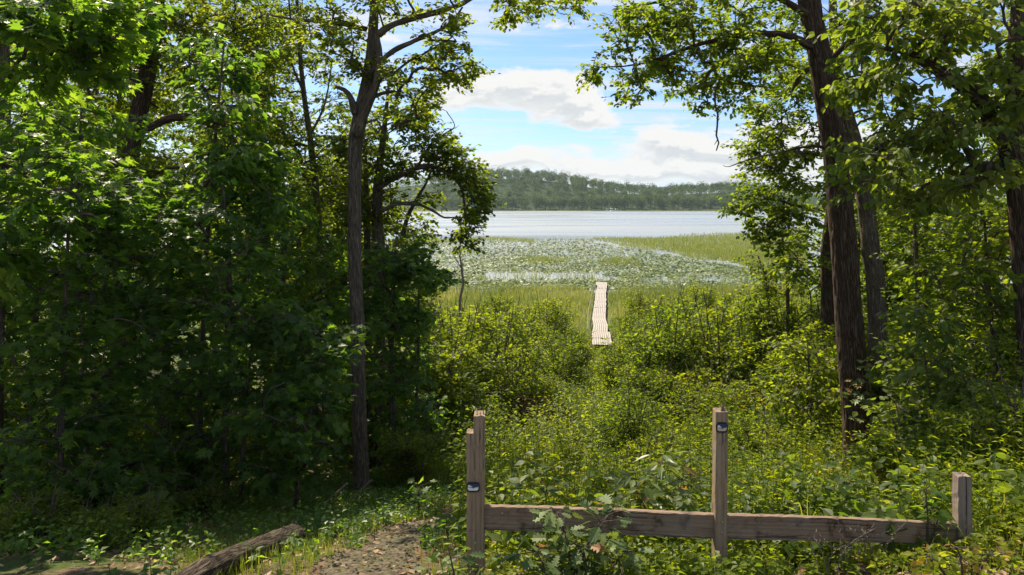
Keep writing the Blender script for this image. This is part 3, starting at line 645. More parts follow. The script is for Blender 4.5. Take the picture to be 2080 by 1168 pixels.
# hanging dead twig from that tree
dt = Geo()
tp = TR(11.3, [(1462, 160, 3), (1452, 190, 3.2), (1453, 215, 3.2), (1458, 232, 3.4), (1457, 255, 3.2), (1455, 275, 3), (1460, 290, 2.6), (1455, 306, 2)])
v, t_ = tube(np.array(tp)[:, :3], np.array(tp)[:, 3] * 1.2, 6); dt.add(v, t_)
for a, b_ in (((1457, 268), (1451, 266)), ((1457, 285), (1451, 294)), ((1456, 216), (1452, 208)), ((1458, 246), (1462, 240))):
    v, t_ = prisms([P(*a, 11.3)], [P(*b_, 11.3)], .008, .004, 5); dt.add(v, t_)
b0 = P(1462, 160, 11.3)
link('dead_twig', dt.mesh('dead_twig', M['twig'], b0), None, label='bare crooked dead twig hanging down against the sky', category='twig').location = b0
trB = ground_end(TR(16.5, [(1788, 700, 36), (1780, 600, 35), (1770, 520, 34), (1762, 440, 33), (1752, 370, 31), (1738, 300, 29), (1722, 240, 26), (1708, 180, 23), (1695, 90, 18), (1690, -60, 12)]))
plant('oak_tree', 'second furrowed trunk just right of the thickest one and farther back', 'tree', trB[0][:3], [trB],
      BL(16.5, [(1600, 160, 80, 60, 32), (1820, 60, 120, 90, 34), (1640, 230, 50, 60, 18), (1560, 230, 55, 45, 22), (1530, 290, 30, 30, 9), (1600, 300, 60, 50, 18), (1550, 340, 40, 30, 9), (1620, 380, 50, 40, 12), (1700, 120, 80, 70, 18), (1800, 200, 80, 80, 24), (1850, 330, 80, 60, 18), (1508, 315, 16, 20, 3), (1560, 100, 50, 50, 9)], 1.7),
      M['right'], M['bark'], detail=(0,), bark=0.016, leafname='quad', clump=.38, n_tw=5, n_lf=9, size=(.075, .11), tmpl=OVATE,
      limbs=[TR(16, [(1745, 330, 12), (1690, 320, 9), (1630, 310, 7), (1560, 330, 4), (1510, 350, 2.5)]), TR(16, [(1745, 350, 9), (1720, 420, 7), (1680, 390, 5)]), TR(15.8, [(1590, 310, 4), (1540, 318, 3), (1505, 328, 2.5), (1480, 337, 1.6), (1468, 334, 1)])])
trC = ground_end(TR(17.5, [(1684, 690, 30), (1682, 600, 28), (1682, 520, 28), (1690, 440, 26), (1700, 380, 22), (1705, 300, 16), (1700, 200, 10)]))
plant('oak_tree', 'reddish trunk half hidden behind the left side of the thickest one', 'tree', trC[0][:3], [trC],
      BL(17.5, [(1540, 395, 45, 26, 12), (1500, 420, 26, 16, 4), (1580, 440, 50, 40, 16), (1530, 470, 26, 26, 6), (1630, 450, 50, 50, 16), (1560, 370, 50, 30, 10), (1620, 520, 50, 50, 12), (1560, 500, 30, 26, 6), (1480, 430, 14, 10, 2)], 1.6),
      M['right'], M['bark_red'], detail=(0,), bark=0.014, leafname='quad', clump=.36, n_tw=5, n_lf=8, size=(.08, .115), tmpl=OVATE,
      limbs=[TR(17.3, [(1690, 430, 8), (1630, 420, 6), (1560, 405, 4), (1500, 418, 2)])])
trD = ground_end(TR(9.2, [(2110, 1150, 56), (2100, 800, 50), (2085, 550, 48), (2072, 400, 46), (2066, 300, 44), (2066, 180, 40), (2070, 60, 36), (2072, -60, 18)]))
plant('oak_tree', 'dark forked trunk at the right edge with a heavy limb leaning left', 'tree', trD[0][:3], [trD],
      BL(9, [(1850, 70, 100, 60, 30), (1960, 20, 90, 50, 26), (2010, 200, 60, 60, 16), (2080, -60, 90, 40, 6), (1800, 160, 90, 50, 20), (1930, 230, 90, 60, 22), (1850, 270, 80, 50, 18), (1770, 330, 70, 40, 14), (1990, 330, 80, 60, 22), (1750, 380, 40, 22, 5), (2020, 130, 60, 70, 14), (1780, 30, 70, 50, 14), (1880, 380, 70, 40, 12), (1735, 300, 26, 14, 3)], 1.2),
      M['big'], M['bark_red'], parts=300, detail=(0,), bark=0.010, leafname='ovate', clump=.32, n_tw=4, n_lf=6, size=(.075, .125), tmpl=OVATE, droop=.55, tilt=.6,
      limbs=[TR(9.0, [(2062, 345, 38), (2030, 270, 38), (1995, 215, 36), (1960, 178, 32), (1900, 140, 24), (1850, 110, 16), (1800, 100, 8)])])
right_wall = [
 ('young leafy tree filling the right wall behind the thick trunk', 12.5, [([(1880, 950, 14), (1870, 700, 12), (1860, 500, 8), (1855, 380, 4)], 1)], [(1900, 430, 80, 60, 26), (1940, 520, 90, 60, 26), (1880, 570, 50, 60, 18), (1960, 640, 90, 60, 24), (1890, 680, 60, 60, 20), (1910, 780, 80, 50, 20)], 'right', OVATE, (.07, .11), 120),
 ('shadowed young tree along the right edge of the view', 10, [([(2030, 1000, 12), (2025, 800, 10), (2010, 600, 7), (2000, 450, 4)], 1)], [(2020, 470, 70, 60, 20), (1960, 560, 70, 50, 18), (2030, 620, 60, 60, 20), (1970, 720, 80, 60, 24), (2040, 780, 50, 60, 16), (1960, 850, 70, 50, 16), (2040, 900, 50, 50, 12)], 'right', OVATE, (.07, .11), 240),
 ('bright sapling with broad pale leaves right of the thick trunk', 9.0, [([(1900, 960, 6), (1895, 850, 5), (1880, 740, 4), (1870, 660, 2)], 1)], [(1868, 640, 50, 25, 7), (1880, 720, 50, 40, 10), (1900, 780, 60, 50, 12), (1890, 850, 60, 40, 12), (1900, 900, 70, 40, 12)], 'big', OVATE, (.07, .12), 200),
 ('light green young tree between the lake and the right trunks', 20, [([(1600, 720, 8), (1600, 600, 7), (1590, 500, 5), (1590, 430, 3)], 1), ([(1570, 720, 6), (1560, 600, 5), (1540, 520, 3)], 1)], [(1600, 470, 50, 40, 18), (1560, 560, 36, 36, 14), (1610, 570, 60, 50, 24), (1590, 650, 60, 50, 24), (1540, 620, 30, 36, 10), (1650, 650, 40, 60, 16), (1530, 530, 16, 26, 4)], 'shrub', QUAD, (.08, .12), 0),
 ('mid green young tree seen between the two largest right trunks', 21, [([(1740, 720, 9), (1742, 560, 7), (1748, 460, 4)], 1)], [(1745, 470, 40, 60, 18), (1750, 580, 45, 60, 20), (1830, 500, 50, 80, 26), (1820, 620, 60, 60, 24), (1660, 560, 30, 60, 12), (1740, 660, 50, 40, 14)], 'right', QUAD, (.09, .13), 0),
 ('dense young tree at the far right of the second row', 17, [([(1990, 850, 12), (1985, 600, 10), (1980, 400, 6)], 1)], [(1980, 420, 90, 80, 30), (1920, 540, 80, 80, 28), (2040, 560, 60, 80, 20), (1980, 700, 90, 80, 28), (1900, 300, 90, 80, 24), (2000, 240, 90, 80, 24)], 'right', QUAD, (.08, .12), 0),
 ('yellow green leafy sapling in front of the right trunks', 14, [([(1650, 860, 6), (1645, 780, 5), (1640, 700, 3)], 1)], [(1640, 720, 50, 30, 14), (1660, 790, 60, 40, 18), (1600, 800, 50, 40, 14), (1690, 860, 50, 30, 10)], 'shrub', OVATE, (.07, .11), 0),
]
for lab, Y, tk, bl, mt, tm, sz, pn in right_wall:
    sap(lab, Y, tk, bl, mt, pn, tm, 'ovate', sz, clump=.36, n_tw=5, n_lf=7, droop=.35, tilt=.5, name='young_tree', cat='tree', n2=1.1)

# ---------------------------------------------------------------- filler trees: four kinds, copied
def generic_tree(h, cr, mat, seed, size=(.11, .17)):
    lean = rng.normal(0, .15, 2)
    tk = [(0, 0, -.2, .17), (.05, 0, h * .25, .14), (lean[0], lean[1], h * .55, .10), (lean[0] * 2, lean[1] * 2, h * .8, .05), (lean[0] * 2, lean[1] * 2, h * .95, .02)]
    bl = []
    for k in range(11):
        z = h * (0.24 + 0.72 * (k + .5) / 11); rr = cr * math.sin(math.pi * min(1, max(.12, (z / h - .12) / .95))) ** .7
        a = k * 2.4; bl.append(((math.cos(a) * rr * .5, math.sin(a) * rr * .5, z), (rr * .62, rr * .62, h * .08), 17))
    return tk, bl
GEN = []
for k, (h, cr, mt) in enumerate(((12, 3.0, 'crown'), (14, 3.4, 'right'), (10, 2.6, 'maple'), (8, 2.4, 'right'))):
    tk, bl = generic_tree(h, cr, M[mt], k)
    GEN.append((tk, bl, mt, h))
protos = []
# (x, y, kind, scale)
LF = [(-4.6, 20.5, 3, 1.0), (-3.5, 19.5, 3, .78), (-5.6, 22.5, 3, 1.05), (-3.3, 24.5, 3, .55), (-6.8, 25, 2, .9), (-8.5, 29, 3, 1), (-5.6, 30, 3, .7), (-2.9, 21.5, 3, .45), (-6.3, 19, 0, .9), (-9, 17, 1, .9), (-8, 22, 2, 1), (-11.5, 21, 0, 1), (-13.5, 16.5, 1, 1), (-10, 26, 1, 1), (-14, 25, 2, 1.1), (-17, 21, 0, 1.1), (-12.5, 31, 0, 1), (-16.5, 30, 1, 1), (-20.5, 28, 0, 1.1),
      (-22, 37, 1, 1), (-17.5, 37, 2, 1.1), (-25, 32, 0, 1.1), (-13, 12.5, 3, 1), (-16, 12, 2, 1), (-19, 15, 1, 1), (-28, 40, 1, 1.1), (-22, 48, 0, .9), (-28, 50, 1, .9), (-9.5, 13.5, 3, .8), (-14.5, 43, 3, .9)]
RF = [(10.5, 21, 3, .9), (13.5, 18, 0, .9), (12.5, 25, 2, .9), (16, 23, 1, .9), (15, 30, 0, .8), (19.5, 28, 1, 1), (20, 20, 0, 1), (16.5, 36, 3, 1), (21, 35, 0, .9), (26, 33, 1, 1), (25, 43, 0, .8), (31, 42, 1, .9), (11.5, 15, 3, .9), (14, 13, 2, .9), (17, 15, 1, .9), (33, 52, 0, .8), (27.5, 52, 3, 1)]
BK = [(-7.5, -5, 1, 1), (6.5, -6, 0, 1), (-1.5, -10, 1, 1.1), (-12, -3, 0, 1), (12, -2, 1, 1)]
first = {}
def put_tree(x, y, k, s, label, group):
    if k not in first:
        tk, bl, mt, h = GEN[k]
        b = np.array([0, 0, 0.]); g = dict(clump=.55, n_tw=5, n_lf=9, size=(.10, .155), tmpl=QUAD)
        r = plant('broadleaf_tree', label, 'tree', (0, 0, 0), [tk], bl, M[mt], M['bark'], group, leafname='quad', **g); first[k] = r
    else: r = copy_tree(first[k])
    r.location = (x, y, gzf(x, y) - .05); r.rotation_euler = (0, 0, float(rng.uniform(0, 6.28))); sc = s * float(rng.uniform(.93, 1.07)); r.scale = (sc, sc, sc)
    r['label'] = label; r['group'] = group
KT = ('slender', 'tall', 'small dark', 'low bushy')
for q in LF: put_tree(*q, KT[q[2]] + ' broadleaf tree ' + ('close' if q[1] < 22 else 'some way' if q[1] < 32 else 'far') + ' behind the left maples', 'trees of the wood on the left')
for q in RF: put_tree(*q, KT[q[2]] + ' broadleaf tree ' + ('close' if q[1] < 22 else 'some way' if q[1] < 32 else 'far') + ' behind the right trunks', 'trees of the wood on the right')

# ---------------------------------------------------------------- shrubs between the fence and the marsh
def shrub_proto(h, wdt, mt, nblob, ncl, size, tmpl=QUAD, stems=5):
    tk = []
    for k in range(stems):
        a = k * 6.283 / stems + rng.uniform(-.4, .4); r = wdt * rng.uniform(.25, .5)
        tk.append([(0.05 * math.cos(a), 0.05 * math.sin(a), -.15, .022), (r * .4 * math.cos(a), r * .4 * math.sin(a), h * .4, .016), (r * math.cos(a), r * math.sin(a), h * rng.uniform(.8, 1.0), .006)])
    bl = []
    for k in range(nblob):
        a = rng.uniform(0, 6.28); r = wdt * rng.uniform(.1, .72); z = h * rng.uniform(.18, .9) * (1 - .35 * r / wdt)
        bl.append(((r * math.cos(a), r * math.sin(a), z), (wdt * .3, wdt * .3, h * .15), ncl))
    return tk, bl, mt, size, tmpl
SP = [shrub_proto(2.6, 1.3, 'shrub', 22, 9, (.065, .105)), shrub_proto(2.0, 1.3, 'shrub', 20, 9, (.06, .10)), shrub_proto(3.1, 1.1, 'right', 22, 9, (.065, .105)), shrub_proto(1.5, 1.1, 'herb', 16, 9, (.055, .09)),
      shrub_proto(2.3, 1.6, 'shrub', 22, 9, (.065, .10)), shrub_proto(1.1, .9, 'shrub', 9, 8, (.06, .10))]
sfirst = {}
def put_shrub(x, y, k, s, label, group=None, name='shrub', sz=1.0):
    if k not in sfirst:
        tk, bl, mt, size, tm = SP[k]
        r = plant(name, label, 'shrub', (0, 0, 0), tk, bl, M[mt], M['twig'], group, leafname='quad', clump=.30, n_tw=4, n_lf=6, size=size, tmpl=tm, droop=.1, tilt=.55, tip_r=.003); sfirst[k] = r
    else: r = copy_tree(sfirst[k])
    r.location = (x, y, gzf(x, y) - .04); r.rotation_euler = (0, 0, float(rng.uniform(0, 6.28))); r.scale = (s, s, s * sz)
    r['label'] = label
    if group: r['group'] = group
    elif 'group' in r: del r['group']
    return r
def px_of(x, y): return HX + x / y * F
cand = []
for y in np.arange(16.5, 56, 1.4):
    lo, hi = (800 - HX) / F * y, (1760 - HX) / F * y
    for x in np.arange(lo, hi, 1.55):
        xx, yy2 = x + rng.uniform(-.6, .6), y + rng.uniform(-.6, .6)
        d = xx - float(path_x(yy2)); px = px_of(xx, yy2)
        if abs(d) < 0.95 + (0.6 if yy2 > 38 else 0): continue
        if yy2 < 21 and 960 < px < 1290 and rng.random() < .6: continue
        if yy2 > 41 and rng.random() < .35 + (yy2 - 41) * .04: continue
        cand.append((xx, yy2, d, px))
for xx, yy2, d, px in cand:
    k = int(rng.choice([0, 0, 1, 2, 4, 3, 5] if yy2 < 36 else [1, 3, 5, 0]))
    s = float(rng.uniform(1.0, 1.5))
    top_lim = CZ - (580 - HY) / F * yy2 if px < 1400 else CZ - (560 - HY) / F * yy2
    hh = (2.6, 2.0, 3.1, 1.5, 2.3, 1.1)[k]; room = top_lim - gzf(xx, yy2)
    s = min(s, max(.35, room / hh)); 
    if yy2 < 21 and 900 < px < 1320: s *= .5
    if abs(d) < 2.2: s *= .72
    kd = ('broad leafy shrub', 'round bushy shrub', 'tall upright shrub', 'low yellow green shrub', 'wide spreading shrub', 'small low bush')[k]
    row = 'near the clearing' if yy2 < 24 else 'midway down the slope' if yy2 < 33 else 'near the boardwalk end' if yy2 < 43 else 'in the marsh grass'
    hug = 'by the path' if abs(d) < 2.6 else 'deep in the thicket' if abs(d) < 6 else 'by the trees'
    side = 'left' if d < 0 else 'right'
    put_shrub(xx, yy2, k, s, f'{kd} {row} on the {side}, {hug}', f'shrubs {side} of the boardwalk path')
# shrubs at the foot of the two walls of trees
for y in np.arange(7.5, 20, 1.5):
    for px in list(range(-60, 640, 150)) + list(range(1790, 2140, 90)):
        x = (px + rng.uniform(-40, 40) - HX) / F * y; yy2 = y + rng.uniform(-.6, .6)
        if px < 640 and y < 12: continue
        if px > 1000 and y < 12.2 and px < 1960: continue
        if px > 1000 and px < 1880: continue
        left = px < 1000
        put_shrub(x, yy2, int(rng.choice([2, 4, 1, 5])), float(rng.uniform(.5, .8)), 'low shrub in the shade under the left maples, ' + ('front' if y < 14 else 'back') + ' row' if left else 'low shrub at the foot of the right wood, ' + ('front' if y < 11 else 'middle' if y < 15 else 'back') + ' row', 'low shrubs under the left maples' if left else 'low shrubs at the foot of the right wood')
for (px, y, k, s, lab) in ((1285, 12.5, 2, .62, 'dark thin sapling standing alone behind the rail in the clearing'), (850, 12.2, 4, .55, 'dark rounded bush beside the path right of the forked tree'), (880, 16, 1, .8, 'green bush on the slope behind the double fence post'), (1010, 14.5, 5, .9, 'small bright bush behind the gap between the fence posts'),
                           (1540, 12.5, 1, .6, 'bushy shrub behind the middle fence post'), (1420, 16, 4, .7, 'dark bush on the slope left of the middle post top'), (1610, 15, 0, .6, 'bush between the middle post and the thick trunk'), (1850, 8.6, 5, 1.0, 'low leafy bush between the thick trunk and the corner post'), (2040, 7.2, 1, .6, 'leafy bush behind the corner post at the right edge'), (1380, 9.5, 5, .55, 'low bush just behind the rail beside the middle post')):
    put_shrub((px - HX) / F * y, y, k, s, lab)
for i, (px, y, s) in enumerate(((-10, 6.6, .55), (90, 6.9, .6), (200, 6.5, .5), (300, 7.2, .5), (420, 8.6, .6), (150, 8.2, .9))):
    put_shrub((px - HX) / F * y, y, 5 if i % 2 else 1, s * (1 if i % 2 else .55), 'low dark bush under the left maples, ' + ('at the left edge of the view', 'second from the left edge', 'left of the log and nearest the viewer', 'beside the lower end of the log', 'behind the fallen log', 'behind the other low bushes near the left edge')[i])
KN = ('broad', 'round', 'tall thin', 'yellow green', 'spreading', 'small')
for i in range(34):
    y = float(rng.uniform(8.2, 16)); px = float(rng.uniform(985, 1540)); x = (px - HX) / F * y
    if abs(x - float(path_x(y))) < .6: continue
    k = int(rng.choice([5, 5, 3, 1, 2])); hh = (2.6, 2.0, 3.1, 1.5, 2.3, 1.1)[k]; s = float(rng.uniform(.35, .62)) * 1.6 / hh * (0.75 if y < 10.5 else 1)
    put_shrub(x, y, k, max(.3, s), f'{KN[k]} young bush in the weeds ' + ('just behind the rail' if y < 11 else 'up the clearing') + (', left of the middle post' if px < 1450 else ', right of the middle post'), 'young bushes in the clearing')
# bare grey sapling at the marsh edge
Yb = 33; bs = Geo()
tp = np.array(TR(Yb, [(937, 650, 7), (934, 610, 6), (941, 575, 5.5), (938, 545, 5), (934, 520, 3), (938, 505, 2)]))
tp[0, 2] = gzf(tp[0, 0], Yb) - .05
v, t_ = tube(tp[:, :3], tp[:, 3], 8); bs.add(v, t_)
for i in range(16):
    q = tp[rng.integers(1, 5)][:3]; e = q + [rng.uniform(-.5, .5), rng.uniform(-.4, .4), rng.uniform(.1, .7)]; v, t_ = prisms([q], [e], .014, .005, 4); bs.add(v, t_)
link('bare_sapling', bs.mesh('bare_sapling', M['pale_twig'], tp[0, :3]), None, label='leafless grey sapling standing at the near edge of the marsh', category='sapling').location = tp[0, :3]
# dead root mound
rm = Geo(); c0_ = P(1090, 812, 21); c0_[2] = gzf(c0_[0], 21) + .25
n = 420; a = rng.normal(0, 1, (n, 3)) * [.42, .3, .26]; d = norm(rng.normal(0, 1, (n, 3)) * [1, 1, .6]) * rng.uniform(.12, .38, (n, 1))
a[:, 2] = np.abs(a[:, 2]) - .15
rm.add(*prisms(a - d, a + d, .016, .006, 4))
link('root_mound', rm.mesh('root_mound', M['deadneedle']), None, label='dark red-brown heap of dead brush in the middle of the clearing', category='brush pile').location = c0_

# ---------------------------------------------------------------- near ground: stuff
def blades(x, y, h, wd, mat, name, lean=.35, segs=3, tint=None, zoff=-.02, offs=(0, 0, 0)):
    n = len(x); a = rng.uniform(0, 6.283, n); L = h * rng.uniform(.6, 1.15, n); ln = lean * rng.uniform(.2, 1.6, n)
    fx, fy = np.cos(a), np.sin(a); sx, sy = -fy, fx; z0 = gz(x, y) + zoff; Vs = []
    for k in range(segs + 1):
        t = k / segs; cx = x + fx * L * ln * t ** 2; cyy = y + fy * L * ln * t ** 2; cz = z0 + L * (t - .28 * ln * t ** 2.4); ww = wd * (1 - t ** 1.6) * .5
        if k < segs: Vs += [np.stack([cx - sx * ww, cyy - sy * ww, cz], -1), np.stack([cx + sx * ww, cyy + sy * ww, cz], -1)]
        else: Vs.append(np.stack([cx, cyy, cz], -1))
    V = np.stack(Vs, 1); m_ = V.shape[1]; tt = []
    for k in range(segs - 1): o = 2 * k; tt += [(o, o + 1, o + 3), (o, o + 3, o + 2)]
    o = 2 * (segs - 1); tt.append((o, o + 1, o + 2)); tt = np.array(tt)
    T = (np.arange(n)[:, None, None] * m_ + tt[None]).reshape(-1, 3)
    k = np.clip(rng.normal(.5, .2, n) if tint is None else tint, 0, 1)
    return link(name, mesh_np(name, V.reshape(-1, 3), T, mat, np.repeat(k, len(tt))), kind='stuff')
def scatter(n, y0, y1, pl, pr, dens=None):
    """points even on the ground of the visible wedge between two bearings"""
    y = np.sqrt(rng.uniform(y0 ** 2, y1 ** 2, n)); px = rng.uniform(pl, pr, n); x = (px - HX) / F * y
    keep = np.ones(n, bool) if dens is None else rng.random(n) < dens(x, y, px)
    return x[keep], y[keep], px[keep]
def patchy(x, y, s=1.0, o=0.0):
    return .5 + .5 * np.sin(x * 1.3 * s + o + 1.7 * np.sin(y * .9 * s + o)) * np.cos(y * 1.1 * s - o + 1.3 * np.sin(x * .7 * s))
def offpath(x, y, k=1.0): return np.clip((np.abs(x - path_x(y)) / path_w(y) - .75) * 2.2 * k, 0.03, 1)
x, y, px = scatter(52000, 3.6, 12, 350, 2150, lambda x, y, px: offpath(x, y) * (.25 + .75 * patchy(x, y, 1.3)) * np.where(px < 430, .4, 1.3) * np.where((px > 1600) & (y < 4.6), .35, 1))
blades(x, y, .17, .006, M['grass'], 'grass')
x, y, px = scatter(38000, 11, 46, 850, 1700, lambda x, y, px: np.ones(len(x)))
blades(x, y, .40, .026, M['grass'], 'meadow_grass', .35, 2)
# herbs: stalks with pairs of leaves
def herbs(x, y, h, size, mat, name, per=16, tmpl=QUAD, kmean=.5, droop=.1):
    ax = HX + x / y * F; tb = (ax > 1630) & (ax < 1840) & (y > 6.3) & (y < 12.2) & (rng.random(len(x)) < .88) & (h > .3); x, y = x[~tb], y[~tb]
    n = len(x); z0 = gz(x, y); H = h * rng.uniform(.4, 1.2, n) * (.55 + .8 * patchy(x, y, 1.1, 3)); la = rng.uniform(0, 6.283, n); ll = rng.uniform(0, .3, n)
    t = (np.arange(per)[None] + rng.uniform(0, .8, (n, per))) / per * .85 + .16; a = (np.arange(per) * 2.4)[None] + rng.uniform(-.5, .5, (n, per)) + la[:, None]
    cx = x[:, None] + np.cos(la)[:, None] * ll[:, None] * H[:, None] * t ** 2; cyy = y[:, None] + np.sin(la)[:, None] * ll[:, None] * H[:, None] * t ** 2; cz = z0[:, None] + H[:, None] * t
    rad = .25 * H[:, None] * (1 - .75 * t) * rng.uniform(.2, 1, (n, per))
    pos = np.stack([cx + np.cos(a) * rad, cyy + np.sin(a) * rad, cz], -1); tip = np.stack([np.cos(a), np.sin(a), rng.normal(.15 - droop, .35, (n, per))], -1)
    nrm = rng.normal(0, .35, pos.shape) + [0, 0, 1]; sz = rng.uniform(size[0], size[1], (n, per)) * (1.15 - .5 * t)
    k = np.clip(rng.normal(kmean, .10, (n, 1)) + .55 * (patchy(x, y, .9, 7 * h)[:, None] - .5) + rng.normal(0, .13, (n, per)), 0, .95); k = np.where(rng.random(k.shape) < .004, 1, k)
    V, T, _ = leaves_vt(pos.reshape(-1, 3), tip.reshape(-1, 3), nrm.reshape(-1, 3), sz.ravel(), tmpl); g = Geo(); g.add(V, T, np.repeat(k.ravel(), len(tmpl[1])))
    top = np.stack([x + np.cos(la) * ll * H, y + np.sin(la) * ll * H, z0 + H * .98], -1); b_ = np.stack([x, y, z0 - .03], -1)
    v, tt = prisms(b_, top, .0035, .0018, 3); g.add(v, tt, .35)
    return link(name, g.mesh(name, mat), kind='stuff')
x, y, px = scatter(4200, 5.0, 13, 940, 2150, lambda x, y, px: offpath(x, y) * np.where(px < 1060, .6, 1) * np.where((px > 1500) & (y < 6), .5, 1))
herbs(x, y, .5, (.045, .09), M['herb'], 'undergrowth', 16, QUAD, .50)
x, y, px = scatter(4200, 5.0, 15, 940, 2150, lambda x, y, px: offpath(x, y) * patchy(x, y, 1.6, 4))
tb = (px > 1640) & (px < 1830) & (y < 11.8); x, y = x[~tb], y[~tb]
herbs(x, y, .75, (.05, .09), M['herb'], 'weeds', 14, NARROW, .6)
x, y, px = scatter(9500, 12.5, 36, 820, 1850, lambda x, y, px: offpath(x, y, 1.6) * (.4 + .6 * patchy(x, y, .8, 2)))
herbs(x, y, 1.0, (.09, .15), M['shrub'], 'undergrowth', 13, QUAD, .44)
x, y, px = scatter(5500, 4.2, 14, -60, 960, lambda x, y, px: offpath(x, y, 1.2) * np.where(px > 600, .6, .35) * np.where(y < 5.5, .3, 1))
herbs(x, y, .24, (.05, .085), M['maple'], 'shade_ground_cover', 9, QUAD, .5)
x, y, px = scatter(2600, 3.9, 6.6, 1000, 2150, lambda x, y, px: (.35 + .65 * patchy(x, y, 2, 1)) * offpath(x, y) * np.where((px > 1560) & (y < 4.35), .35, 1))
herbs(x, y, .20, (.045, .08), M['herb'], 'low_ground_cover', 11, QUAD, .5)
x, y, px = scatter(900, 4.6, 14, 960, 2150, lambda x, y, px: offpath(x, y) * (patchy(x, y, 1.2, 9) > .45))
herbs(x, y, .55, (.09, .15), M['big'], 'broad_leaf_weeds', 15, OVATE, .3, .35)
# leaf litter
x, y, px = scatter(22000, 3.5, 12, -50, 2150, lambda x, y, px: np.where(px < 1000, .22, 1))
n = len(x); a = rng.uniform(0, 6.283, n); pos = np.stack([x, y, gz(x, y) + .012 + rng.uniform(0, .02, n)], -1)
V, T, _ = leaves_vt(pos, np.stack([np.cos(a), np.sin(a), rng.normal(0, .2, n)], -1), rng.normal(0, .3, (n, 3)) + [0, 0, 1], rng.uniform(.03, .075, n), QUAD)
link('leaf_litter', mesh_np('leaf_litter', V, T, M['litter'], np.repeat(np.clip(rng.normal(.5, .25, n), 0, 1), 2)), kind='stuff')
# pebbles on the path
x, y, px = scatter(2600, 3.8, 9, 480, 1000, lambda x, y, px: (np.abs(x - path_x(y)) < path_w(y)) * 1.0)
OCT = np.array([(1, 0, 0), (-1, 0, 0), (0, 1, 0), (0, -1, 0), (0, 0, .6), (0, 0, -.6)], float); OT = np.array([(0, 2, 4), (2, 1, 4), (1, 3, 4), (3, 0, 4), (2, 0, 5), (1, 2, 5), (3, 1, 5), (0, 3, 5)])
s = rng.uniform(.006, .022, len(x)); V = (np.stack([x, y, gz(x, y) + .02], -1)[:, None] + OCT[None] * s[:, None, None] * rng.uniform(.7, 1.3, (len(x), 6, 1))).reshape(-1, 3); T = (np.arange(len(x))[:, None, None] * 6 + OT[None]).reshape(-1, 3)
link('gravel', mesh_np('gravel', V, T, M['path']), kind='stuff')

# ---------------------------------------------------------------- marsh, lily pads, reeds
x, y, px = scatter(75000, 41, 78, 760, 1640)
BW = np.array([(5.22, 42.7), (5.80, 48.3), (6.42, 54.5), (7.45, 62.3), (8.32, 69.3), (9.15, 75), (9.5, 78.5)])
keep = (np.abs(x - np.interp(y, BW[:, 1], BW[:, 0])) > .72) & (rng.random(len(x)) < .5 + .5 * patchy(x, y, .35)) & ((y < 73.5 + 1.5 * np.sin(x * .35)) | (rng.random(len(x)) < .12))
x, y = x[keep], y[keep]
hm = np.where(np.abs(x - np.interp(y, BW[:, 1], BW[:, 0])) < 1.5, .5, .95)
blades(x, y, hm * (.55 + .5 * patchy(x, y, .2, 3) + .3 * patchy(x, y, .9, 1)), .04, M['marsh'], 'marsh_grass', .3, 2, np.clip(rng.normal(.40, .18, len(x)) + .5 * (patchy(x, y, .25, 1) - .5) + .3 * (patchy(x, y, .8, 6) - .5), 0, 1), offs=0)
def lily_ok(px, py):
    """density of pads over the shallows, as (px, py) of the shore map"""
    d = np.ones_like(px)
    d *= np.clip((py - 486) / 6, 0, 1)
    gap = np.exp(-((py - 561) / 8) ** 2) * ((px > 985) & (px < 1225)) ; d *= 1 - .97 * np.clip(gap * 1.5, 0, 1)
    gap2 = np.exp(-((py - 568) / 5) ** 2) * (px > 1225); d *= 1 - .7 * gap2
    reed = (px > 1205) & (py < 492 + (px - 1205) * .17) & (py > 480); d *= np.where(reed, .12, 1)
    return d
yl = 1 / rng.uniform(1 / 181, 1 / 75, 85000); pl = rng.uniform(780, 1640, 85000); py_ = HY + CZ / yl * F
k = rng.random(len(yl)) < lily_ok(pl, py_) * np.clip(.15 + 1.1 * patchy((pl - HX) / F * yl, yl, .45, 2) + .5 * patchy((pl - HX) / F * yl, yl, 1.7, 5) - .15, .3, 1); yl, pl = yl[k], pl[k]
xl = (pl - HX) / F * yl; n = len(xl)
an = np.linspace(0.25, 6.05, 5); hexv = np.concatenate([[(0, 0, 0)], np.stack([np.cos(an), np.sin(an), 0 * an], -1)]); ht = np.array([(0, i, i + 1) for i in range(1, 5)])
tip = norm(np.stack([rng.normal(0, 1, n), rng.normal(0, 1, n), rng.normal(0, .3, n)], -1))
V, T, _ = leaves_vt(np.stack([xl, yl, rng.uniform(.02, .22, n)], -1), tip, rng.normal(0, .16, (n, 3)) + [0, 0, 1], rng.uniform(.09, .18, n) * (1 + yl / 400), (hexv, ht))
link('lily_pads', mesh_np('lily_pads', V, T, M['lily'], np.repeat(np.clip(rng.normal(.5, .27, n), 0, 1), 4)), kind='stuff')
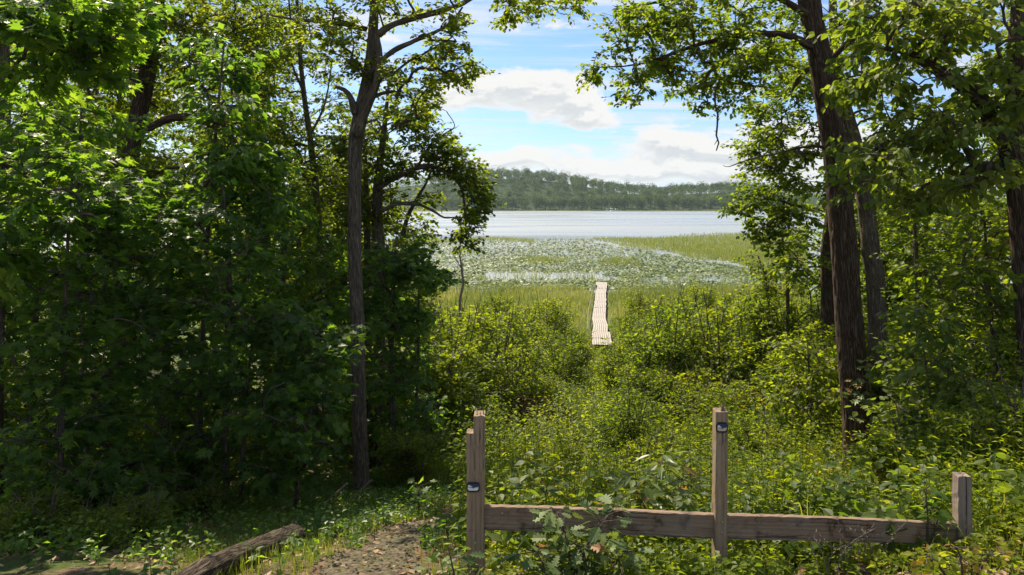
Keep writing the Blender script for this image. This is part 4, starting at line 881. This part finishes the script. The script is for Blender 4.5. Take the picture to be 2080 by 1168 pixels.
def reeds(name, n, fn, h, wd, k0=.45):
    yl = 1 / rng.uniform(1 / 235, 1 / 84, n); pl = rng.uniform(800, 1640, n); py_ = HY + CZ / yl * F
    k = rng.random(n) < fn(pl, py_); yl, pl = yl[k], pl[k]; xl = (pl - HX) / F * yl; n = len(xl)
    a = rng.uniform(0, 6.28, n); H = h * rng.uniform(.6, 1.2, n); wv = np.stack([np.cos(a), np.sin(a), 0 * a], -1) * wd * .5 * (1 + yl[:, None] / 150)
    b_ = np.stack([xl, yl, 0 * xl - .02], -1); tp_ = b_ + np.stack([rng.normal(0, .12, n) * H, rng.normal(0, .12, n) * H, H], -1)
    V = np.stack([b_ - wv, b_ + wv, tp_], 1).reshape(-1, 3); T = np.arange(n * 3).reshape(-1, 3)
    return link(name, mesh_np(name, V, T, M['marsh'], np.clip(rng.normal(k0, .14, n), 0, 1)), kind='stuff')
def reed_fn(px, py):
    up_ = 484 - np.clip(px - 1330, 0, 300) * .05; lo_ = 491 + np.clip(px - 1205, 0, 340) * .16
    a = ((px > 1205) & (py > up_) & (py < lo_ + 3 * np.sin(px * .05))) * np.where(py > lo_ - 9, .5, .95)
    b_ = ((px > 860) & (px < 1085) & (np.abs(py - 488 - 2 * np.sin(px * .03)) < 3.0)) * .7
    c_ = ((px > 1085) & (px < 1210) & (np.abs(py - 488) < 1.2)) * .4
    d_ = ((px > 1380) & (np.abs(py - 478 + (px - 1380) * .03) < 1.4)) * .25
    e_ = (np.exp(-((px - 1105) / 45) ** 2 - ((py - 531) / 5) ** 2) + np.exp(-((px - 1255) / 34) ** 2 - ((py - 534) / 6) ** 2)) * .6
    f_ = np.exp(-((py - 574) / 5) ** 2) * .5 * (np.sin(px * .06) > -.2)
    g_ = (np.abs(py - 560) < 9) * (px > 1000) * (px < 1220) * .05
    return np.clip(a + b_ + c_ + d_ + e_ + f_ + g_, 0, 1)
reeds('reeds', 150000, reed_fn, .75, .045)

# ---------------------------------------------------------------- boardwalk
bwn = len(BW); L = np.concatenate([[0], np.cumsum(np.linalg.norm(np.diff(BW, axis=0), axis=1))])
bwr = empty('boardwalk', (BW[0][0], BW[0][1], gzf(*BW[0])), 'sun-bleached wooden boardwalk running through the marsh to the lily pads', 'boardwalk'); base = np.array(bwr.location)
def bw_at(s):
    s = min(s, L[-1] - .6)
    x = np.interp(s, L, BW[:, 0]); y = np.interp(s, L, BW[:, 1]); x2 = np.interp(s + .5, L, BW[:, 0]); y2 = np.interp(s + .5, L, BW[:, 1])
    if s + .5 > L[-1]: x2, y2 = x + (x - np.interp(s - .5, L, BW[:, 0])), y + (y - np.interp(s - .5, L, BW[:, 1]))
    return x, y, math.atan2(y2 - y, x2 - x)
s = 0.0; sec = 0
def rotz(a): return [[math.cos(a), -math.sin(a), 0], [math.sin(a), math.cos(a), 0], [0, 0, 1]]
while s < L[-1] - .5:
    ln = 1.25 if s < 4.8 else 2.9; wdt = 1.18 if s < 5 else .98; npk = 9 if s < 5 else 7
    if L[-1] - s < 4: wdt = 1.2; npk = 9
    x, y, a = bw_at(s + ln / 2); a += float(rng.normal(0, .025)); zc = max(.02, gzf(x, y)) + .30 + float(rng.normal(0, .012)); R = rotz(a - math.pi / 2)
    for side_ in (-.42, .42):
        off = np.array([math.cos(a - math.pi / 2), math.sin(a - math.pi / 2), 0]) * side_
        v, t_ = box_vt(np.array([x, y, zc - .085]) + off - base, (.06, ln - .06, .11), R); o = link('joist', mesh_np('joist', v, t_, M['plank']), bwr)
    for k in range(npk):
        u = (k - (npk - 1) / 2) * wdt / npk; off = np.array([math.cos(a - math.pi / 2), math.sin(a - math.pi / 2), 0]) * u
        me = mesh_np('plank', *box_vt((0, 0, 0), (wdt / npk - .022, ln - .04 + float(rng.normal(0, .015)), .035), None, .004), M['plank'])
        o = link('plank', me, bwr); o.location = np.array([x, y, zc + float(rng.normal(0, .004))]) + off - base; o.rotation_euler = (float(rng.normal(0, .004)), float(rng.normal(0, .01)), a - math.pi / 2)
    for side_ in (-1, 1):
        off = np.array([math.cos(a - math.pi / 2), math.sin(a - math.pi / 2), 0]) * side_ * (wdt / 2 + .03)
        x1, y1, a1 = bw_at(s + .1); q = np.array([x1, y1, 0]) + off
        v, t_ = tube([(q[0], q[1], -.3), (q[0], q[1], zc + .03)], [.035, .035], 7); link('post', mesh_np('post', v - base, t_, M['pale_twig'], None, True), bwr)
    s += ln; sec += 1
rp = []
for ss in np.linspace(4.5, L[-1] - 6, 14):
    x, y, a = bw_at(ss); q = np.array([math.cos(a - math.pi / 2), math.sin(a - math.pi / 2)]) * -.82; rp.append((x + q[0], y + q[1], max(0, gzf(x, y)) + .42 + .03 * math.sin(ss)))
v, t_ = tube(np.array(rp), .03, 6); link('edge_pole', mesh_np('edge_pole', v - base, t_, M['pale_twig'], None, True), bwr)

# ---------------------------------------------------------------- far shore: hillside trees, boats
def far_tree(h, wd, conifer=False):
    g = Geo(); n = 620
    if conifer:
        z = rng.uniform(.15, 1, n) ** .9 * h; r = wd * .5 * (1.03 - z / h) * rng.uniform(.5, 1, n); a = rng.uniform(0, 6.28, n); pos = np.stack([np.cos(a) * r, np.sin(a) * r, z], -1); nr = np.stack([np.cos(a), np.sin(a), .5 + 0 * a], -1); k = rng.normal(.25, .12, n)
    else:
        nb = 12; c = rng.normal(0, 1, (nb, 3)); c = norm(c) * rng.uniform(.25, 1, (nb, 1)) * [wd * .36, wd * .36, h * .43] + [0, 0, h * .49]; rb = rng.uniform(.19, .30, nb) * wd; kb = rng.normal(.5, .22, nb)
        i = rng.integers(0, nb, n); u = norm(rng.normal(0, 1, (n, 3)) + [0, 0, .25]); pos = c[i] + u * rb[i][:, None] * rng.uniform(.75, 1.05, (n, 1)); nr = u; k = kb[i] + rng.normal(0, .12, n)
    tip = rng.normal(0, 1, (n, 3)); V, T, _ = leaves_vt(pos, tip, nr + rng.normal(0, .28, (n, 3)), rng.uniform(.9, 1.7, n), QUAD)
    g.add(V, T, np.repeat(np.clip(k, 0, .95), 2))
    return g, tube([(0, 0, -1.5), (0, 0, h * .5), (0, 0, h * .85)], [.35, .25, .08], 6)
FT = []
for k, (h, wd, cf) in enumerate(((18, 15, 0), (19, 17, 0), (16, 14, 0), (20, 17, 0), (17, 16, 0), (20, 8, 1))):
    g, tv = far_tree(h, wd, cf); FT.append((g.mesh('crown', M['far']), mesh_np('trunk', tv[0], tv[1], M['bark'], None, True)))
nfar = 0
spots = []
for y in (868, 884, 903, 925, 948, 972, 996, 1018, 1040, 1060):
    for x in np.arange(-150, 350, 11.0): spots.append((x + rng.uniform(-4, 4), y + rng.uniform(-5, 5) + max(0, 0)))
mass = Geo(); cnt_ = 0
def vis_far(x, y): px = px_of(x, y); return 880 < px < 1600
spots.sort(key=lambda q: (not vis_far(*q), 890 < q[1] < 1010, rng.random()))
tree_spots = spots[:296]; rest = spots[296:]
for y in (868, 885, 905, 935, 975, 1010, 1045):
    for x in list(np.arange(-560, -150, 14)) + list(np.arange(350, 700, 14)): rest.append((x + rng.uniform(-4, 4), y + rng.uniform(-5, 5)))
for x, y in tree_spots:
    k = int(rng.choice(6, p=[.23, .22, .21, .14, .195, .005])); z = gzf(x, y) - .3; s = float(rng.uniform(.8, 1.12))
    ap = px_of(x, y); wh = 'left part of the view across the lake' if ap < 1080 else 'middle of the view across the lake' if ap < 1330 else 'right part of the view across the lake'
    rw = 'at the water line' if y < 892 else 'low on the far hillside' if y < 940 else 'high on the far hillside' if y < 1010 else 'on the ridge line'
    kd = ('rounded tree', 'broad tree', 'small round tree', 'tall broad tree', 'low wide tree', 'pointed conifer')[k]
    lab = f'{kd} {rw}, {wh}'
    r = empty('hillside_tree' if k < 5 else 'conifer', (x, y, z), lab, 'tree', 'trees of the far shore forest' if k < 5 else 'conifers of the far shore forest', float(rng.uniform(0, 6.28)))
    r.scale = (s, s, (s if y < 990 else .93) * float(rng.uniform(.95, 1.05))); link('crown', FT[k][0], r); link('trunk', FT[k][1], r)
cv = [(np.array([v.co[:] for v in f[0].vertices]), np.array([p_.vertices[:] for p_ in f[0].polygons])) for f in FT]
for x, y in rest:
    k = int(rng.integers(0, 5)); v, t_ = cv[k]; sel = rng.permutation(len(t_) // 2)[:110]; tt = np.concatenate([t_[2 * sel], t_[2 * sel + 1]])
    mass.add(v * float(rng.uniform(.85, 1.15)) + [x, y, gzf(x, y) - .3], tt, float(rng.uniform(.3, .6)))
link('far_forest', mass.mesh('far_forest', M['far']), kind='stuff')
n = 9000; x = rng.uniform(-420, 560, n); y = rng.uniform(846, 862, n); z = np.maximum(gz(x, y), 0); a = rng.uniform(0, 6.28, n); wv = np.stack([np.cos(a), np.sin(a), 0 * a], -1) * .18
b_ = np.stack([x, y, z - .1], -1); V = np.stack([b_ - wv, b_ + wv, b_ + np.stack([0 * x, 0 * x, rng.uniform(.6, 1.3, n)], -1)], 1).reshape(-1, 3)
link('far_reeds', mesh_np('far_reeds', V, np.arange(3 * n).reshape(-1, 3), M['marsh'], rng.normal(.55, .1, n)), kind='stuff')
def boat(px, Y, ln, h, mat, label, rz=0.3):
    x = (px - HX) / F * Y; r = empty('pontoon_boat', (x, Y, 0), label, 'boat', None, rz)
    for sy in (-.8, .8):
        v, t_ = tube([(-ln / 2, sy, .15), (ln / 2 - .5, sy, .15), (ln / 2, sy, .3)], [.3, .3, .05], 10); link('pontoon', mesh_np('pontoon', v, t_, M['alu'], None, True), r)
    link('deck', mesh_np('deck', *box_vt((0, 0, .55), (ln * .95, 2.4, .15), None, .03), M['alu']), r)
    for sy in (-1.15, 1.15): link('side_panel', mesh_np('side_panel', *box_vt((0, sy, 1.0), (ln * .85, .06, .7), None, .01), mat), r)
    for sx in (-1, 1):
        for sy in (-1.05, 1.05): v, t_ = tube([(sx * ln * .36, sy, .6), (sx * ln * .3, sy, h)], [.05, .05], 6); link('canopy_pole', mesh_np('canopy_pole', v, t_, M['alu']), r)
    V, T = box_vt((0, 0, h), (ln * .75, 2.5, .5), None, .2); link('canopy', mesh_np('canopy', V, T, mat), r)
boat(1234, 838, 3.4, 2.4, M['boatgreen'], 'small boat with a pale green canopy at the far shore')
boat(1242, 836, 4.2, 3.0, M['boatwhite'], 'pontoon boat with a cream canopy moored at the far shore', .5)
x = (1251 - HX) / F * 842; dk = empty('boat_dock', (x, 842, 0), 'small metal dock and boat lift beside the moored boats', 'dock')
link('deck', mesh_np('deck', *box_vt((0, 0, .7), (12, 1.5, .15), None, .02), M['alu']), dk)
for i in range(-3, 4): v, t_ = tube([(i * 1.8, .7 * (-1) ** i, -1), (i * 1.8, .7 * (-1) ** i, 2.3)], [.08, .08], 6); link('pile', mesh_np('pile', v, t_, M['alu']), dk)
link('lift_canopy', mesh_np('lift_canopy', *box_vt((1.4, 1.6, 2.3), (3.2, 2.6, .35), None, .12), M['alu']), dk)

# ---------------------------------------------------------------- fence
Yf = 4.3
fr_ = empty('wooden_fence', (*P(968, 1100, Yf)[:2], gzf(P(968, 1100, Yf)[0], Yf)), 'weathered wooden rail fence with posts of uneven height in front of the clearing', 'fence'); fb = np.array(fr_.location)
def upright(name, px0, px1, pytop, Y, dep, mat, lean=0.0, label=None, splinter=None, rag=.006):
    a = P(px0, pytop, Y); b_ = P(px1, pytop, Y); cx = (a[0] + b_[0]) / 2; wd = b_[0] - a[0]; zb = gzf(cx, Y) - .35; H = a[2] - zb
    v, t_ = box_vt((0, dep / 2, H / 2), (wd, dep, H), None, .005)
    # subdivided sides so that the top can be ragged and the post slightly bowed
    g = Geo(); rows = 24; ring = [(-wd / 2 + .004, 0), (-wd / 6, .0), (wd / 6, .0), (wd / 2 - .004, 0), (wd / 2, .004), (wd / 2, dep - .004), (wd / 2 - .004, dep), (-wd / 2 + .004, dep), (-wd / 2, dep - .004), (-wd / 2, .004)]
    m_ = len(ring); V = []
    for i in range(rows + 1):
        t = i / rows; z = H * t
        for j, (x_, y_) in enumerate(ring):
            zz = z + (rag * 2 * (rng.random() - .6) if i == rows else 0); V.append((x_ + .003 * math.sin(t * 5 + px0) + lean * (t - 1) * H + .0012 * rng.normal(), y_ + .0012 * rng.normal(), zz))
    T = []
    for i in range(rows):
        for j in range(m_): k = (j + 1) % m_; q = i * m_; T += [(q + j, q + k, q + m_ + k), (q + j, q + m_ + k, q + m_ + j)]
    V.append((0, dep / 2, H - .012)); o = rows * m_; T += [(o + j, o + (j + 1) % m_, len(V) - 1) for j in range(m_)]
    g.add(V, T)
    if splinter:
        for (u, hgt, ww) in splinter:
            v, t_ = prisms([((u - .5) * wd, dep * .5, H - .03)], [((u - .5) * wd + .004, dep * .5, H + hgt)], ww, ww * .25, 5); g.add(v, t_)
    o = link(name, g.mesh(name, mat), fr_); o.location = np.array([cx, Y, zb]) - fb; setp(o, label=label); kid(fr_, o); return o, cx, wd
p1, _, _ = upright('post', 946, 965.5, 880, Yf - .002, .09, M['post'], -.008, 'shorter left board of the double post', None, .004)
p2, _, _ = upright('post', 962.5, 985, 845, Yf + .004, .115, M['post'], .004, 'taller right board of the double post with a splintered top', [(.2, .012, .006), (.8, .018, .008), (.5, .008, .006)], .007)
p3, _, _ = upright('post', 1454, 1478.5, 836, Yf, .085, M['post'], 0, 'tall square middle post with a broken splinter on top', [(.62, .03, .008), (.78, .035, .009), (.9, .026, .007), (.7, .015, .012)], .004)
p4, _, _ = upright('post', 1948, 1976, 968, 4.75, .075, M['stump'], 0, 'short thick grey corner post split down the middle', None, .010)
# dark split down the corner post's face
a = P(1962, 968, 4.75)
sp_ = [(0, 0, .0), (.004, 0, -.12), (.001, 0, -.3), (.006, 0, -.40)]
v, t_ = tube(np.array(sp_), [.0045, .004, .003, .001], 6); o = link('split', mesh_np('split', v, t_, M['black']), p4)
o.location = np.array(a) + [0, .0015, 0] - np.array(p4.location) - fb
def rail(pa, pb, hpx, dep, Ya, Yb):
    A, B = P(*pa, Ya), P(*pb, Yb); H = hpx / F * (Ya + Yb) / 2; Lr = np.linalg.norm(B - A); rows = 40; V = []; T = []; ring = [(0, -H), (-.0, -H * .5), (0, -.003), (.004, 0), (dep - .004, 0), (dep, -.004), (dep, -H)]; m_ = len(ring)
    for i in range(rows + 1):
        t = i / rows; wv_ = .004 * math.sin(t * 4.4)
        for (d_, z_) in ring: V.append((Lr * t, d_ + wv_ + .0012 * rng.normal(), z_ + .003 * math.sin(t * 3) + .0014 * rng.normal()))
    for i in range(rows):
        for j in range(m_): k = (j + 1) % m_; q = i * m_; T += [(q + j, q + m_ + j, q + m_ + k), (q + j, q + m_ + k, q + k)]
    T += [(0, j, j + 1) for j in range(1, m_ - 1)] + [(rows * m_, rows * m_ + j + 1, rows * m_ + j) for j in range(1, m_ - 1)]
    o = link('rail', mesh_np('rail', V, T, M['rail']), fr_); o.location = A - fb; d = B - A
    o.rotation_euler = (0, -math.asin(d[2] / Lr), math.atan2(d[1], d[0])); kid(fr_, o); return o
rail((984, 1029), (1452, 1046), 48, .04, Yf + .03, Yf + .03)
rail((1476, 1047), (1949, 1064), 46, .04, Yf + .03, 4.78)
# bolt with washer and the trail badges
o = P(965, 1102, Yf - .004); bt = empty('marker', (0, 0, 0), 'x', 'x'); bpy.data.objects.remove(bt)
g = Geo(); v, t_ = tube([(0, 0, 0), (0, -.004, 0)], [.008, .008], 12); g.add(v, t_); v, t_ = tube([(0, -.004, 0), (0, -.012, 0)], [.004, .004], 6); g.add(v, t_)
b_ = link('bolt', g.mesh('bolt', M['steel']), fr_); b_.location = o - fb
for (bx, bz, by) in ((1467, 1060, Yf - .002), (1467, 1082, Yf - .002), (1020, 1042, Yf + .028), (1900, 1075, 4.74)):
    b2 = b_.copy(); COL.objects.link(b2); b2.location = P(bx, bz, by) - fb; b2.scale = (.7, .7, .7)
def rrect(w_, h_, r, n=6):
    q = []
    for cx, cz, a0 in ((w_ / 2 - r, h_ / 2 - r, 0), (-w_ / 2 + r, h_ / 2 - r, 90), (-w_ / 2 + r, -h_ / 2 + r, 180), (w_ / 2 - r, -h_ / 2 + r, 270)):
        for i in range(n + 1): a = math.radians(a0 + 90 * i / n); q.append((cx + r * math.cos(a), cz + r * math.sin(a)))
    return q
def plate(poly, y0, y1):
    n = len(poly); V = [(x, y0, z) for x, z in poly] + [(x, y1, z) for x, z in poly]; c = np.mean(poly, axis=0); V.append((c[0], y0, c[1])); T = []
    for i in range(n): j = (i + 1) % n; T += [(i, j, n + j), (i, n + j, n + i), (j, i, 2 * n)]
    return np.array(V), np.array(T)
def badge(px, py, wpx, hpx, Y, wood_low, label):
    c = P(px, py, Y); w_, h_ = wpx / F * Y, hpx / F * Y; r = empty('trail_marker', c, label, 'marker')
    link('frame', mesh_np('frame', *plate(rrect(w_, h_, h_ * .32), -.006, 0), M['black']), r)
    link('backing', mesh_np('backing', *plate(rrect(w_ * .80, h_ * .66, h_ * .22), -.0075, -.005), M['tan'] if wood_low else M['white']), r)
    up_ = [(-w_ * .42, 0.02 * h_), (-w_ * .15, -.04 * h_), (w_ * .05, -.10 * h_), (w_ * .12, -.02 * h_), (w_ * .39, .03 * h_), (w_ * .39, h_ * .28), (w_ * .3, h_ * .36), (-w_ * .3, h_ * .36), (-w_ * .39, h_ * .28)]
    link('dark_band', mesh_np('dark_band', *plate(up_, -.009, -.007), M['navy']), r)
    hi = [(-w_ * .38, .03 * h_), (-w_ * .02, .03 * h_), (-w_ * .14, h_ * .12), (-w_ * .24, h_ * .24), (-w_ * .34, h_ * .26), (-w_ * .38, h_ * .2)]
    link('white_patch', mesh_np('white_patch', *plate(hi, -.0105, -.0085), M['white']), r)
badge(961, 989, 27, 20, Yf - .004, False, 'black framed trail marker half way down the double post')
badge(1466, 868, 24, 21, Yf - .003, True, 'black framed trail marker near the top of the middle post')
g = Geo(); g.add(*box_vt((0, 0, 0), (.014, .003, .009))); v, t_ = prisms([(0, -.001, 0)], [(.022, -.003, .004)], .002, .001, 4); g.add(v, t_)
o = link('ribbon', g.mesh('ribbon', M['pink'])); o.location = P(955, 1078, Yf - .006); setp(o, label='scrap of pink ribbon on the double post below its marker', category='ribbon')

# ---------------------------------------------------------------- log and fallen sticks
la, lb_ = hit(400, 1172, .08), hit(596, 1088, .10)
dlt = la - lb_; ext = la + dlt * .5; ext[2] = gzf(ext[0], ext[1]) + .1
sp2 = spline([(*ext, .075), (*la, .075), (*((la + lb_) / 2 + [.02, .02, .01]), .08), (*(lb_ - dlt * -.12), .09), (*lb_, .088)], .03)
v, t_ = tube(sp2[:, :3], sp2[:, 3], 44, True, .012, 5.0); lgb = np.array(lb_)
lg = empty('fallen_log', lgb, 'furrowed grey log lying at the edge of the path in the lower left', 'log')
link('bark', mesh_np('bark', v - lgb, t_, M['log'], None, True, True), lg)
g = Geo(); g.add(*prisms(*(lambda n_: (rng.normal(0, .05, (n_, 3)), rng.normal(0, .05, (n_, 3)) - norm(dlt)[None] * .10))(26), .008, .002, 4)); link('broken_end', g.mesh('broken_end', M['pale_twig']), lg)
sticks = [((705, 1028, 10.5), (655, 1042, 9.6), (690, 1062, 9.3)), ((755, 990, 11), (700, 1000, 10.2), (640, 1035, 9.8)), ((1000, 900, 14), (1020, 905, 13.6), (1035, 925, 13.2))]
for i, (a, b_, c) in enumerate(sticks):
    pts = [P(*a), P(*b_), P(*c)]
    for q in pts: q[2] = gzf(q[0], q[1]) + .05 + (.22 if q is pts[0] else 0)
    s_ = spline([(*q, r) for q, r in zip(pts, (.022, .018, .008))], .1); v, t_ = tube(s_[:, :3], s_[:, 3], 7)
    o = link('fallen_branch', mesh_np('fallen_branch', v - pts[0], t_, M['pale_twig' if i == 2 else 'twig'], None, True)); o.location = pts[0]
    setp(o, label=('curved dark branch lying beside the forked tree nearest the path', 'dead branch leaning from the foot of the forked tree', 'pale broken branch lying in the weeds behind the double post')[i], category='branch')

# ---------------------------------------------------------------- foreground plants with their own leaves
def leafy(name, label, cat, base_px, Y, stems, nleaf, size, tmpl, tn, mat, spread, zr=(.3, 1.0), kmean=.5, droop=.2, tilt=.5):
    """a small plant: stems from the ground, single leaves on short stalks"""
    b0 = P(*base_px, Y); b0[2] = gzf(b0[0], Y); root = empty(name, b0, label, cat); g = Geo(); pos = []; tip = []
    for st in stems:
        pts = [P(q[0], q[1], q[2] if len(q) > 2 else Y) for q in st]; pts[0][2] = gzf(pts[0][0], pts[0][1]) - .03 if pts[0][1] else pts[0][2]
        s_ = spline([(*q, r) for q, r in zip(pts, np.linspace(.008, .003, len(pts)))], .05); v, t_ = tube(s_[:, :3] - b0, s_[:, 3], 6); kid(root, link('stem', mesh_np('stem', v, t_, M['twig'], None, True), root))
        m_ = nleaf // len(stems); ii = (len(s_) * rng.uniform(zr[0], .999, m_)).astype(int); q = s_[ii, :3]; a = rng.uniform(0, 6.283, m_); d = np.stack([np.cos(a), np.sin(a), rng.normal(.05, .3, m_)], -1); ln = spread * rng.uniform(.15, 1, m_)[:, None]
        e = q + norm(d) * ln; pos.append(e); tip.append(d - [0, 0, droop]); v, t_ = prisms(q - b0, e - b0, .003, .0015, 3); g.add(v, t_)
    pos = np.concatenate(pos); tip = norm(np.concatenate(tip)); n = len(pos); nrm = rng.normal(0, tilt, (n, 3)) + [0, -.15, 1]
    sz = rng.uniform(size[0], size[1], n); ck = np.clip(rng.normal(kmean, .17, n), 0, .92); ck[rng.random(n) < .03] = 1.0; _, _, fr = leaves_vt(pos, tip, nrm, sz, tmpl)
    leaf_objects(root, b0, dict(fr=fr, ck=ck, sz=sz, pos=pos, tmpl=tmpl), range(n), mat, tn); link('twigs', g.mesh('twigs', M['twig']), root, kind='stuff'); return root
leafy('oak_sapling', 'pale lobed-leaf oak sapling growing over the rail right of the double post', 'sapling', (1165, 1250), 4.05,
      [[(1165, 1250), (1160, 1150), (1140, 1060), (1120, 1030)], [(1170, 1250), (1185, 1130), (1220, 1060), (1250, 1040)], [(1150, 1250), (1120, 1180), (1090, 1120)], [(1180, 1250), (1230, 1170), (1270, 1120)], [(1160, 1250), (1165, 1180), (1170, 1110)]],
      230, (.06, .125), OAK, 'oak', M['oak'], .13, (.35, 1), .55)
leafy('oak_seedling', 'oak seedling at the foot of the double post with yellow tinged leaves', 'sapling', (930, 1260), 4.0, [[(930, 1260), (925, 1180), (910, 1110)], [(935, 1260), (960, 1180), (975, 1150)], [(920, 1260), (890, 1190), (870, 1160)]], 60, (.05, .10), OAK, 'oak', M['oak'], .11, (.3, 1), .55)
leafy('elder_plant', 'tall weed with long pale drooping leaflets behind the rail', 'plant', (1330, 1120), 5.6, [[(1330, 1130), (1335, 1040), (1340, 960), (1345, 925)], [(1335, 1130), (1300, 1030), (1290, 960)], [(1325, 1130), (1370, 1040), (1385, 975)]], 150, (.10, .17), LANCE, 'lance', M['elder'], .17, (.4, 1), .62, .35)
leafy('maple_seedling', 'small maple seedling with broad leaves beside the gravel path', 'sapling', (840, 1040), 8.2, [[(850, 1030), (850, 1000), (845, 985)]], 26, (.07, .12), MAPLE, 'maple', M['maple'], .16, (.3, 1), .6)
leafy('broadleaf_weed', 'broad-leaved weed with big round leaves left of the corner post', 'plant', (1880, 1130), 4.7, [[(1880, 1140), (1885, 1060), (1880, 1000), (1890, 985)], [(1885, 1140), (1900, 1070), (1910, 1040)]], 30, (.06, .11), OVATE, 'ovate', M['maple'], .10, (.3, 1), .6, .4)
leafy('yellow_weed', 'bright yellow-green low weed in front of the corner post', 'plant', (1960, 1200), 4.0, [[(1960, 1200), (1950, 1130), (1940, 1110)], [(1965, 1200), (2000, 1140), (2020, 1120)], [(1950, 1200), (1900, 1140), (1880, 1130)], [(1970, 1200), (1975, 1130)]], 110, (.03, .055), OVATE, 'ovate', M['herb'], .10, (.2, 1), .8)
leafy('goldenrod', 'yellow weeds standing tall behind the rail left of the middle post', 'plant', (1400, 1120), 6.5, [[(1400, 1110), (1405, 1000), (1400, 930)], [(1430, 1110), (1425, 1010), (1420, 960)], [(1370, 1110), (1365, 1010), (1350, 980)]], 150, (.04, .075), LANCE, 'lance', M['herb'], .07, (.15, 1), .8)
leafy('goldenrod', 'tall yellow-green weed stalk rising right of the middle post', 'plant', (1560, 1040), 8.5, [[(1562, 1020), (1560, 930), (1555, 860), (1548, 800)]], 70, (.05, .08), LANCE, 'lance', M['herb'], .05, (.1, 1), .8)
leafy('climbing_vine', 'pale leaved vine climbing the thick right trunk', 'vine', (1730, 960), 11.3, [[(1728, 1000, 11.36), (1735, 900, 11.34), (1740, 830, 11.34), (1752, 760, 11.34), (1745, 730, 11.34)], [(1770, 1000, 11.45), (1762, 880, 11.4), (1735, 800, 11.36)]], 40, (.10, .16), MAPLE, 'maple', M['elder'], .16, (.62, 1), .5)
# arching grass stalks on the right and seed stalks over the rail
def stalk(name, label, items, mat, wd=.006):
    q0 = P(*items[0][0]); r = empty(name, (q0[0], q0[1], gzf(q0[0], q0[1])), label, 'grass'); bb = np.array(r.location)
    for pts in items:
        w_ = [P(*p_) for p_ in pts]; w_[0][2] = gzf(w_[0][0], w_[0][1]) - .02; s_ = spline([(*q, .003) for q in w_], .03); pp = s_[:, :3]; t = np.linspace(0, 1, len(pp)); ww = wd * (1 - t ** 2)[:, None] * np.array([[.75, .3, .5]])
        V = np.concatenate([pp - ww, pp + ww]) - bb; m_ = len(pp); i = np.arange(m_ - 1); T = np.concatenate([np.stack([i, i + 1, i + m_ + 1], -1), np.stack([i, i + m_ + 1, i + m_], -1)])
        link('blade', mesh_np('blade', V, T, mat, np.full(len(T), float(rng.uniform(.6, .9)))), r)
stalk('grass_tuft', 'tall grass with arching pale blades at the right edge beside the corner post', [[(2045, 1130, 5), (2030, 1060, 5), (2045, 1010, 5), (2075, 1070, 4.9)], [(2050, 1130, 5), (2060, 1050, 5), (2080, 1030, 5), (2110, 1060, 5)], [(2045, 1130, 5), (2040, 1080, 5), (2060, 1050, 4.9), (2080, 1110, 4.8)],
      [(2035, 1130, 5), (2025, 1080, 5), (2040, 1045, 4.9), (2028, 1065, 4.8)], [(2050, 1130, 5.1), (2040, 1000, 5.1), (2060, 990, 5), (2085, 1030, 5)]], M['grass'], .009)
stalk('grass_tuft', 'arching grass blades bending over the rail right of the middle post', [[(1640, 1130, 4.9), (1630, 1050, 4.9), (1620, 1020, 4.8), (1600, 1050, 4.7)], [(1650, 1130, 4.9), (1650, 1060, 4.8), (1665, 1030, 4.7), (1690, 1060, 4.6)], [(1645, 1130, 4.9), (1640, 1040, 4.9), (1640, 1000, 4.8)]], M['grass'], .007)
stalk('grass_tuft', 'thin curved grass at the foot of the corner post', [[(1935, 1130, 4.6), (1925, 1080, 4.6), (1940, 1065, 4.5), (1960, 1090, 4.4)], [(1960, 1130, 4.6), (1965, 1090, 4.6), (1990, 1085, 4.5), (2005, 1100, 4.4)], [(1920, 1130, 4.6), (1912, 1090, 4.6), (1900, 1090, 4.5), (1890, 1110, 4.4)]], M['grass'], .006)
for (cx, Y, n_, lab) in ((1700, 4.35, 9, 'dry seed stalks standing in front of the right rail'), (1770, 4.5, 7, 'second clump of dry seed stalks beside the corner post end of the rail')):
    b0 = P(cx, 1130, Y); b0[2] = gzf(b0[0], Y); r = empty('seed_stalk', b0, lab, 'plant')
    for i in range(n_):
        a = rng.uniform(-.5, .5); H = rng.uniform(.16, .34); e = np.array([a * H, rng.normal(0, .04), H]); s_ = spline([(0.02 * i - .08, 0, -.02, .002), (e[0] * .4 + .02 * i - .08, e[1], H * .6, .0016), (e[0] * 1.4, e[1], H * rng.uniform(.85, 1.05), .001)], .03)
        v, t_ = tube(s_[:, :3], s_[:, 3], 4); g = Geo(); g.add(v, t_); k = 14; ii = rng.integers(len(s_) // 2, len(s_), k); q = s_[ii, :3]; v, t_ = prisms(q, q + rng.normal(0, .008, (k, 3)) + [0, 0, .01], .003, .0015, 4); g.add(v, t_)
        link('stem', g.mesh('stem', M['pale_twig']), r)

# ---------------------------------------------------------------- air
V, T = box_vt((0, 0, 0), (5000, 4200, 85)); 
hm_, t, out = mat_new('haze_air'); pv = t.n.new('ShaderNodeVolumePrincipled'); pv.inputs['Color'].default_value = (.68, .84, 1, 1); pv.inputs['Density'].default_value = HAZE = 0.00008; pv.inputs['Anisotropy'].default_value = 0.3
t.l.new(pv.outputs[0], out.inputs['Volume'])
hz = link('haze', mesh_np('haze', V, T, hm_)); hz.location = (0, 1950, 37.4); setp(hz, kind='stuff')
